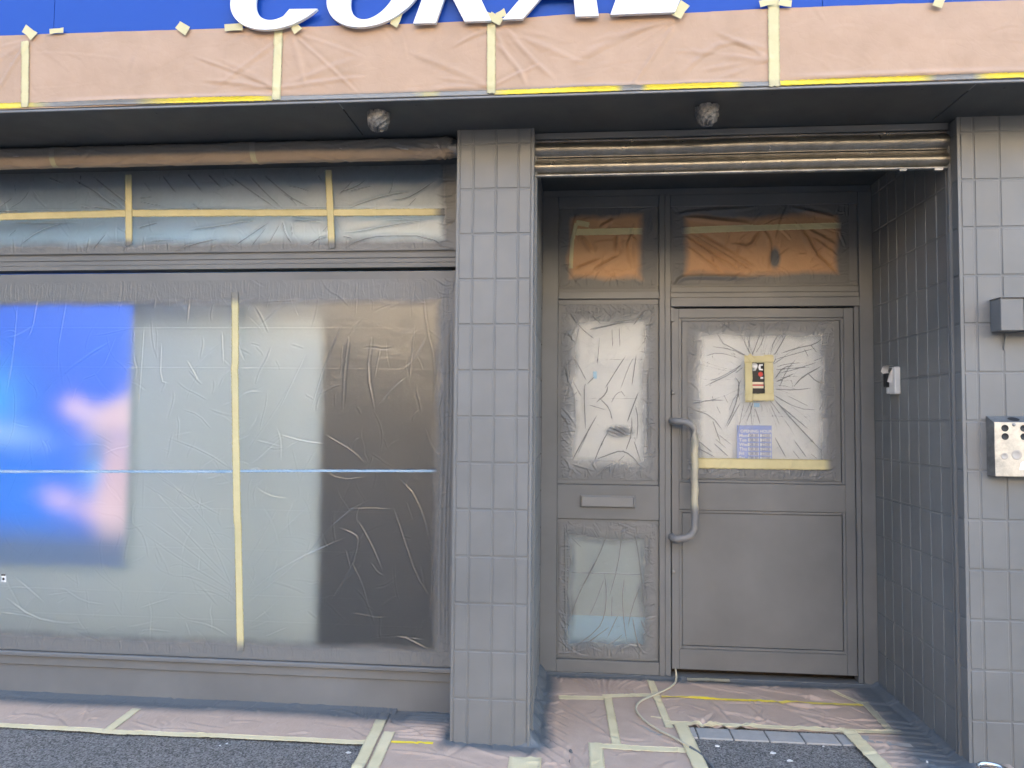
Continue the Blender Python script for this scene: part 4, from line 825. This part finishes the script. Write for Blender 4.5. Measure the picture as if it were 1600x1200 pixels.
# sticker seen through the taped opening
st = thing('door_sticker', 'dark sticker with white figures seen through the taped opening on the door', 'sticker', (1.424, .885, 1.6))
MB().bbox(1.380, 1.468, .8870, .8880, 1.505, 1.690, .0003).build('sticker_sheet', M['black'], st)
m = MB(); 
m.lathe([(0, 0), (.016, 0), (.016, .0006)], (1.409, .8862, 1.668), 20, axis='y'); m.bbox(1.398, 1.4085, .8857, .8862, 1.640, 1.658, .0002)
m.add([(1.395, .8857, 1.648), (1.412, .8857, 1.640), (1.424, .8857, 1.660), (1.410, .8857, 1.667)], [(0,1,2,3)])
m.build('white_figure', M['letter_white'], st); m = MB(); m.add([(1.433, .8857, 1.676), (1.452, .8857, 1.676), (1.452, .8857, 1.668), (1.441, .8857, 1.666), (1.441, .8857, 1.652), (1.452, .8857, 1.650), (1.452, .8857, 1.642), (1.432, .8857, 1.644), (1.428, .8857, 1.660)], [tuple(range(9))])
m.build('white_figure', M['letter_white'], st); m = MB(); m.bbox(1.439, 1.454, .8857, .8862, 1.597, 1.607, .0002)
m.build('white_figure', M['letter_white'], st)
m = MB(); m.lathe([(0, 0), (.013, 0), (.013, .0006)], (1.440, .8862, 1.622), 20, axis='y'); m.build('red_disc', M['sticker_red'], st); m = MB(); m.bbox(1.394, 1.455, .8857, .8862, 1.560, 1.566, .0002); m.build('red_band', M['sticker_red'], st)
m = MB(); m.bbox(1.394, 1.455, .8857, .8862, 1.567, 1.580, .0002); m.build('cream_band', M['sticker_cream'], st); m = MB(); m.bbox(1.394, 1.455, .8857, .8862, 1.546, 1.559, .0002); m.build('cream_band', M['sticker_cream'], st)
for x, z, lab, y, w, h in ((1.419, 1.456, 'tiny pale blue sticker just under the taped opening on the door', .8865, .030, .022), (.556, 1.614, 'tiny pale blue sticker on the tall sidelight', .889, .020, .040)):
    o = MB().bbox(x-w/2, x+w/2, y, y+.0008, z-h/2, z+h/2, .0003).build('glass_sticker', M['dot_blue']); tag(o, lab, 'sticker')

# ================================================================ fittings on the right
ic = thing('door_sensor', 'small white hooded wall unit on the dark tiled reveal', 'wall unit', (2.012, .60, 1.58))
m = MB(); m.bbox(1.984, 2.0125, .545, .610, 1.508, 1.640, .004)
m.add([(1.984, .612, 1.640), (1.984, .565, 1.640), (1.966, .568, 1.600), (1.972, .600, 1.570), (1.984, .575, 1.560), (2.010, .612, 1.640), (2.010, .565, 1.640)], [(0, 1, 2, 3, 4), (0, 5, 6, 1)])
m.build('housing', M['white_plastic'], ic)
m = MB(); m.bbox(1.972, 2.012, .612, .646, 1.545, 1.612, .003); m.build('lens', M['black'], ic)
m = MB(); m.add([(1.980, .612, 1.652), (1.980, .665, 1.652), (1.975, .678, 1.625), (1.985, .655, 1.600), (2.010, .612, 1.652), (2.010, .665, 1.652), (2.010, .678, 1.625), (2.010, .655, 1.600)], [(0,1,5,4), (1,2,6,5), (2,3,7,6)], True); m.build('hood', M['white_plastic'], ic); m = MB(); m.bbox(1.983, 2.012, .611, .64, 1.512, 1.543, .003); m.build('base_cap', M['white_plastic'], ic)
fl = thing('wall_light', 'grey painted square wall light on the tiled wall, above the steel ashtray', 'wall light', (2.2, -.05, 1.79))
m = MB(); m.bbox(2.124, 2.212, -.074, -.004, 1.740, 1.868, .002); m.bbox(2.214, 2.36, -.078, -.004, 1.738, 1.869, .002)
m.bbox(2.122, 2.362, -.080, -.003, 1.870, 1.873, .0005); m.bbox(2.124, 2.128, -.0775, -.0745, 1.740, 1.868, .0005)
m.build('lamp_housing', M['paint'], fl)
MB().tube([(2.181, -.012, 1.73), (2.172, -.010, 1.70), (2.1745, -.003, 1.67)], .003, 8).build('cable', M['tile_paint'], fl)
at_ = thing('wall_ashtray', 'stubby steel wall ashtray box with round black holes on the tiled wall', 'ashtray', (2.25, -.06, 1.27))
m = MB(); x1 = 2.34
m.add([(2.100, -.004, 1.165), (2.102, -.052, 1.166), (2.102, -.052, 1.376), (2.100, -.004, 1.402), (x1, -.004, 1.165), (x1, -.052, 1.166), (x1, -.052, 1.376), (x1, -.004, 1.402)], [(0,1,2,3), (4,5,6,7), (0,1,5,4), (2,3,7,6), (1,2,6,5)])
m.build('ashtray_body', M['steel_dark'], at_)
m = MB(); m.bbox(2.1015, x1, -.0555, -.0525, 1.164, 1.378, .001); m.build('front_plate', M['steel'], at_)
for x in (2.141, 2.212, 2.28):
    for z in (1.354, 1.321): m = MB(); m.lathe([(0, .0), (.0125, .0), (.0135, .0006), (.0135, -.001)], (x, -.0562, z), 24, axis='y'); m.build('stub_hole', M['black'], at_)
m = MB(); m.lathe([(0, .003), (.005, .003), (.007, .001), (.007, 0)], (2.175, -.0555, 1.368), 16, axis='y'); m.build('screw', M['steel_dark'], at_)
simple('badge_grey', (.45,.42,.38), .5, .3)
for x, z, r in ((2.137, 1.244, .014), (2.183, 1.249, .020), (2.250, 1.244, .015)):
    m = MB(); m.lathe([(0, 0), (r*.55, 0), (r*.6, .0003), (r*.9, .0003), (r, 0)], (x, -.0559, z), 28, axis='y'); m.build('badge', M['badge_grey'], at_)
m = MB(); m.add([(2.190, -.056, 1.19), (2.197, -.056, 1.217), (2.206, -.056, 1.225), (2.218, -.056, 1.21), (2.216, -.056, 1.19)], [(0,1,2,3,4)]); m.build('paper_remnant', M['letter_white'], at_)
m = MB(); m.add([(2.19+.022*math.cos(a), -.028+.014*math.sin(a), 1.390+.0075*math.sin(a)) for a in [k*math.pi/10 for k in range(20)]], [tuple(range(20))]); m.build('stub_plate', M['black'], at_)

can = thing('paint_can', 'opened paint tin standing on the ground at the foot of the tiled wall', 'paint tin', (1.985, -.215, .0))
c0 = (1.985, -.215, .006)
m = MB(); m.lathe([(0, 0), (.052, 0), (.053, .004), (.0515, .006), (.0515, .092), (.0535, .096), (.0550, .100), (.0535, .103), (.049, .101), (.046, .094), (.046, .088)], c0, 40); m.build('tin', M['can_steel'], can)
m = MB(); m.lathe([(.0519, .008), (.0519, .090)], c0, 40); m.build('paper_label', M['can_label'], can)
m = MB(); m.lathe([(0, .084), (.03, .083), (.0455, .085)], c0, 40); m.build('paint_surface', M['paint'], can)

# ================================================================ ground
gnd = MB().add([(-60, -60, 0), (60, -60, 0), (60, 20, 0), (-60, 20, 0)], [(0,1,2,3)]).build('pavement', M['asphalt']); tag(gnd, 'dark speckled asphalt pavement in front of the shop', kind='structure')
MB_ = MB().box(-60, 60, -3.95, -3.8, -.1, .012); o = MB_.build('kerb', M['kerb']); tag(o, kind='structure')
pv = MB(); xs = [.69, .839, .986, 1.134, 1.285, 1.434, 1.5835, 1.735, 1.88]
for a, b in zip(xs[:-1], xs[1:]): pv.bbox(a+.003, b-.003, .161, .262, -.01, .0062+random.uniform(0, .0008), .002)
o = pv.build('paver_strip', M['paver']); tag(o, 'row of grey concrete pavers set before the doorway', kind='structure')

def ground_sheet(label, s0, s1, t0, t1, keep, spray, extra=None, res=.006):
    t = thing('masking_paper', label, 'masking paper', ((s0+s1)/2, (t0+t1)/2, 0)); f = Field(s0, s1, t0, t1, res)
    f.H += .006*(fbm(f.S*3, f.T*3, 3)-.25)+.003*(fbm(f.S*14, f.T*14, 3)-.4); f.H = np.maximum(f.H, .0)+.0015
    if extra: extra(f)
    return t, f
# strip below the window
def ex1(f):
    f.rnd(40, .08, .3, .008, .004, (0, .5), fold=.25); f.rnd(90, .03, .1, .006, .0028, fold=.15)
    for x in np.arange(-.55, -.385, .016): f.crease([(x-.02, .30), (x+.01, .20)], .006, .005, .3)
    f.H += .012*sstep(.24, .30, f.T)
k1 = lambda S, T: (T < .293) & (T > -.045)
sp1 = lambda S, T: np.clip(sstep(.12, .27, T+.035*(fbm(S*5, T*5, 3)-.5)+.02*sstep(-.8, -.4, S))*1.1, 0, 1)
g1, f1 = ground_sheet('pinkish paper strip taped on the ground along the foot of the window riser', -3.2, -.37, -.05, .30, k1, sp1, ex1)
f1.build('paper_sheet', M['ground_paper'], g1, 'z', .004, sp1, keep=k1)
zero = lambda a, b: a*0
def gt(par, f, pts, w, off=.0018, lab=None, spr=None, mat='floor_tape'): tape(par, pts, w, 'z', .004, f, spr or zero, M[mat], off=off, label=lab)
gt(g1, f1, [(-3.2, -.050), (-2.08, -.047), (-1.56, -.057), (-.9, -.044), (-.41, -.044)], .038, lab='pale tape along the outer edge of the paper')
gt(g1, f1, [(-1.60, -.062), (-1.46, -.066)], .030, .003); gt(g1, f1, [(-1.574, .175), (-1.562, -.060)], .045, .003, spr=sp1)
# main sheet: round the pillar and into the doorway
def pr_d(S, T):     # distance to pillar / walls (for overspray)
    dpil = np.hypot(np.maximum(np.maximum(-.069-S, S-.262), 0), np.maximum(-T, 0))
    dl = np.where(T > 0, np.abs(S-.262), 9); dr = np.where(S > 1.2, np.maximum(2.016-S, 0), 9); db = np.maximum(.86-T, 0)
    dw = np.where(S < -.069, np.maximum(.293-T, 0), 9)
    return dpil, dl, dr, db, dw
def sp2(S, T):
    a, l, r, b, w = pr_d(S, T); n = .05*(fbm(S*6, T*6, 4)-.5)
    f = sstep(.105, .01, a+n); f = np.maximum(f, sstep(.14, .03, l+n)); f = np.maximum(f, sstep(.31, .10, r+n+.05*sstep(.0, .4, T)-.02)*(S < 2.02)); f = np.maximum(f, sstep(.10, .03, b+n)); f = np.maximum(f, sstep(.20, .07, w+n))
    f = np.maximum(f, sstep(.16, .04, np.hypot(S-2.03, T+.02)+n))
    return np.clip(f, 0, 1)
def k2(S, T):
    hole = (S > .94) & (S < 1.655) & (T < .272)
    pil = (S > -.066) & (S < .258) & (T > .002); wl = (S < -.06) & (T > .290); wr_ = (S > 2.012) & (T > -.003)
    return ~(hole | pil | wl | wr_)
def ex2(f):
    for i in range(16):      # folds in front of the right hand reveal
        y = .42-.052*i; f.crease([(2.0, y-.015), (1.88, y-.002+.01*random.random()), (1.72-.05*random.random(), y+.01)], .007*random.uniform(.8, 1.3), .0045*random.uniform(.5, 1.3), .35)
    for i in range(12): x = .36+.05*i; f.crease([(.78+.02*i-.25, .60), (.52+.02*i, .70), (.42+.045*i, .82)], .008, .005, .25)
    for i in range(9): f.crease([(.27, .55-.07*i), (.32, .50-.07*i), (.42, .44-.08*i)], .008, .006, .35)
    for i in range(9): y = .26-.03*i; f.crease([(-.09, y), (-.2, y+.01), (-.33, y+.02*random.random())], .006, .006, .35)
    for p in ([(1.3, .80), (1.55, .70), (1.82, .60)], [(1.45, .52), (1.70, .40), (1.80, .30)], [(1.0, .82), (1.2, .72), (1.4, .66)], [(.36, .50), (.5, .30), (.62, .10)], [(.42, .36), (.53, .22), (.60, .14)], [(.70, .30), (.80, .15), (.92, .06)], [(.3, .1), (.45, -.05), (.5, -.2)],
              [(1.66, .2), (1.8, .15), (1.98, .14)], [(1.1, .56), (1.13, .48), (1.15, .34)], [(1.27, .55), (1.30, .42), (1.31, .34)], [(.0, -.03), (.1, -.09), (.22, -.12)], [(-.3, -.1), (-.1, -.12), (.1, -.2)]): f.crease(p, .010, .006, .3)
    f.rnd(80, .10, .35, .010, .0065, fold=.2); f.rnd(180, .03, .12, .006, .003, fold=.12)
    a, l, r, b, w = pr_d(f.S, f.T)
    f.H += .030*sstep(.045, 0, l)*(1+.6*np.sin(f.T*40))+.022*sstep(.05, 0, r)*(f.S > 1.5)+.010*sstep(.03, 0, b)
    f.H += .014*sstep(.10, .0, l)*fbm(f.S*25, f.T*12, 3)
g2, f2 = ground_sheet('large pinkish paper taped over the doorway floor and around the pillar foot', -.385, 2.16, -.62, .852, k2, sp2, ex2, .0055)
f2.build('paper_sheet', M['ground_paper'], g2, 'z', .0045, sp2, keep=k2)
def g(pts, w, off=.002, lab=None, mat='floor_tape', spr=sp2): tape(g2, pts, w, 'z', .0045, f2, spr, M[mat], off=off, label=lab)
g([(-.419, .255), (-.372, -.5)], .050, .006); g([(-.347, .060), (-.318, -.5)], .050, .004)
g([(-.318, -.028), (-.140, -.022)], .016, .002, 'yellow tape end beside the pillar foot', 'yellow_tape')
g([(.375, .530), (.600, .545)], .045); g([(.590, .565), (.84, .605)], .040, .0035); g([(.614, .56), (.628, .045)], .040, .003)
g([(.56, .030), (.945, .022)], .045, .004); g([(.540, .06), (.545, -.5)], .060, .0025); g([(.845, .80), (.872, .235)], .036, .003)
g([(.88, .592), (1.30, .588), (1.835, .592)], .020, .004, 'bright yellow tape across the doorway floor', 'yellow_tape', lambda a, b: .25+.2*(fbm(a*5, b, 3)-.2)-.3*sstep(1.0, 1.1, a)*sstep(1.5, 1.3, a))
g([(1.735, .80), (1.840, .60)], .026, .003); g([(1.852, .62), (1.842, .31)], .034, .005)
g([(.86, .290), (1.3, .292), (1.885, .295)], .036, .0045, 'pale tape along the edge of the pavers')
g([(.925, .275), (.962, -.5)], .060, .006); g([(1.655, .285), (1.690, -.5)], .062, .006)
g([(.255, -.10), (.262, -.5)], .13, .003); g([(1.26, .835), (1.04, .828)], .03, .006, spr=lambda a, b: .55+a*0)
g([(.80, .345), (.855, .338)], .012, .003)

# small rubbish
for i, (x, y, r_) in enumerate(((-1.0, -.10, .006), (-.47, -.125, .012), (1.05, .10, .010), (1.27, .06, .012), (1.50, .145, .004), (1.32, -.0, .012), (-1.02, -.12, .004), (1.86, .02, .005))):
    m = MB(); V = [(x+r_*math.cos(a)*random.uniform(.6, 1.3), y+r_*.7*math.sin(a)*random.uniform(.6, 1.3), z) for z in (.0005, .0035 if x < 1.6 else .012) for a in [k*math.pi/3.5 for k in range(7)]]
    if x > 1.6: V = [(a, b, c+.006) for a, b, c in V]
    m.add(V, [tuple(range(7))[::-1], tuple(range(7, 14))]+[(k, (k+1) % 7, 7+(k+1) % 7, 7+k) for k in range(7)]); o = m.build('paint_flake', M['white_plastic'])
    tag(o, 'pale paint flake or gum spot on the ground', 'flake', 'pale flakes scattered on the ground')

# hose
def cr_spline(P, n=10):
    out = []; P = [P[0]]+P+[P[-1]]
    for i in range(1, len(P)-2):
        for k in range(n):
            t = k/n; out.append(tuple(.5*((2*P[i][c])+(-P[i-1][c]+P[i+1][c])*t+(2*P[i-1][c]-5*P[i][c]+4*P[i+1][c]-P[i+2][c])*t*t+(-P[i-1][c]+3*P[i][c]-3*P[i+1][c]+P[i+2][c])*t**3) for c in range(3)))
    out.append(P[-1]); return out
hz = .017
hs = thing('air_hose', 'thin cream hose looping out from under the door across the floor paper', 'hose', (.9, .5, 0))
HP = [(.985, .90, .052), (.985, .855, .050), (.983, .82, .026), (.965, .76, hz), (.915, .675, hz), (.850, .600, hz), (.775, .515, hz), (.742, .435, hz), (.745, .36, hz), (.775, .270, hz), (.822, .19, hz), (.875, .125, hz), (.93, .045, hz)]
MB().tube(cr_spline(HP), .0050, 12).build('hose_line', M['hose'], hs)
MB().tube(cr_spline([(.93, .045, hz), (.960, .0, .014), (.985, -.06, .010), (.995, -.12, .009), (.99, -.2, .009), (.95, -.4, .009)]), .0052, 12).build('hose_end', M['hose_dark'], hs)

# ================================================================ the street behind the camera (it lights and mirrors in the shop front)
st_ = MB().add([(-60, -60, .004-.11), (60, -60, .004-.11), (60, -3.95, .004-.11), (-60, -3.95, .004-.11)], [(0,1,2,3)])
lh = thing('sky_block_house', 'unseen dark house added at the far left to block low sky', 'building', (-24, -12, 0)); m = MB(); m.box(-32, -15, -32, -.5, 0, 8.5); m.build('wall', M['slate'], lh); m = MB(); m.add([(-15.0, -32, 8.5), (-15.0, -.5, 8.5), (-23.5, -.5, 12), (-23.5, -32, 12), (-32, -32, 8.5), (-32, -.5, 8.5)], [(0,1,2,3), (3,2,5,4), (1,5,2), (0,3,4)]); m.build('roof', M['slate'], lh)  # house added out of view to block low sky and darken the right reveal
row = thing('terrace_house', 'sunlit brick terrace across the street, mirrored in the shutter and films', 'building', (0, -15, 0))
m = MB(); m.box(-8, 16, -24, -15, 0, 8.4); hb = m.build('wall', M['render_cream'], row)
m = MB(); m.add([(-8.3, -14.7, 8.4), (16.3, -14.7, 8.4), (16.3, -19.5, 11), (-8.3, -19.5, 11), (-8.3, -24.3, 8.4), (16.3, -24.3, 8.4)], [(0,1,2,3), (3,2,5,4), (0,3,4), (1,5,2)]); m.build('roof', M['slate'], row)
for i in range(8):
    x = -6.2+i*2.9
    for z in (1.0, 5.6):
        w = MB(); w.box(x-.6, x+.6, -15.02, -14.97, z, z+1.6); fo = w.build('window', M['ext_window'], row)
m = MB(); m.bbox(-8.05, 16.05, -15.06, -14.93, 4.4, 4.7, .01); m.build('string_course', M['kerb'], row)

# ================================================================ camera, light
yaw, pitch, roll, foc = .0879, .046, .0091, 1113.3
F_ = Vector((-math.sin(yaw)*math.cos(pitch), math.cos(yaw)*math.cos(pitch), math.sin(pitch))); R_ = Vector((math.cos(yaw), math.sin(yaw), 0)); U_ = R_.cross(F_)
R2 = R_*math.cos(roll)+U_*math.sin(roll); U2 = -R_*math.sin(roll)+U_*math.cos(roll)
cam = bpy.data.cameras.new('camera'); co = bpy.data.objects.new('camera', cam); COL.objects.link(co)
cam.sensor_width = 36; cam.lens = foc/1600*36; cam.clip_end = 500; cam.clip_start = .02
mt = Matrix((R2, U2, -F_)).transposed().to_4x4(); mt.translation = Vector((.4454, -3.0382, CZ)); co.matrix_world = mt
scene.camera = co
SUN_EL, SUN_AZ = math.radians(31), math.radians(-20)      # behind the shop, a little to its left
sd_ = Vector((math.sin(SUN_AZ)*math.cos(SUN_EL), math.cos(SUN_AZ)*math.cos(SUN_EL), math.sin(SUN_EL)))
sl = bpy.data.lights.new('sun', 'SUN'); sl.energy = SUNP; sl.angle = math.radians(.5); sl.color = (1, .93, .82)
so = bpy.data.objects.new('sun', sl); COL.objects.link(so); so.rotation_mode = 'QUATERNION'; so.rotation_quaternion = sd_.to_track_quat('Z', 'Y'); so.location = sd_*40
w = bpy.data.worlds.new('World'); scene.world = w; w.use_nodes = True; nt_ = w.node_tree; nt_.nodes.clear()
sk = nt_.nodes.new('ShaderNodeTexSky'); sk.sky_type = 'NISHITA'; sk.sun_disc = False; sk.sun_elevation = SUN_EL; sk.sun_rotation = SUN_AZ; sk.air_density = 1.0; sk.dust_density = 3.2; sk.ozone_density = .6; sk.altitude = 0
bg = nt_.nodes.new('ShaderNodeBackground'); bg.inputs['Strength'].default_value = SKYP; ow = nt_.nodes.new('ShaderNodeOutputWorld')
nt_.links.new(sk.outputs[0], bg.inputs['Color']); nt_.links.new(bg.outputs[0], ow.inputs['Surface'])
scene.view_settings.view_transform = 'Standard'; scene.view_settings.look = 'None'; scene.view_settings.exposure = EXPO; scene.view_settings.gamma = 1
c = scene.cycles; c.use_denoising = True; c.max_bounces = 10; c.diffuse_bounces = 4; c.glossy_bounces = 4; c.transmission_bounces = 6; c.transparent_max_bounces = 16; c.sample_clamp_indirect = 6; c.caustics_reflective = True; c.caustics_refractive = True
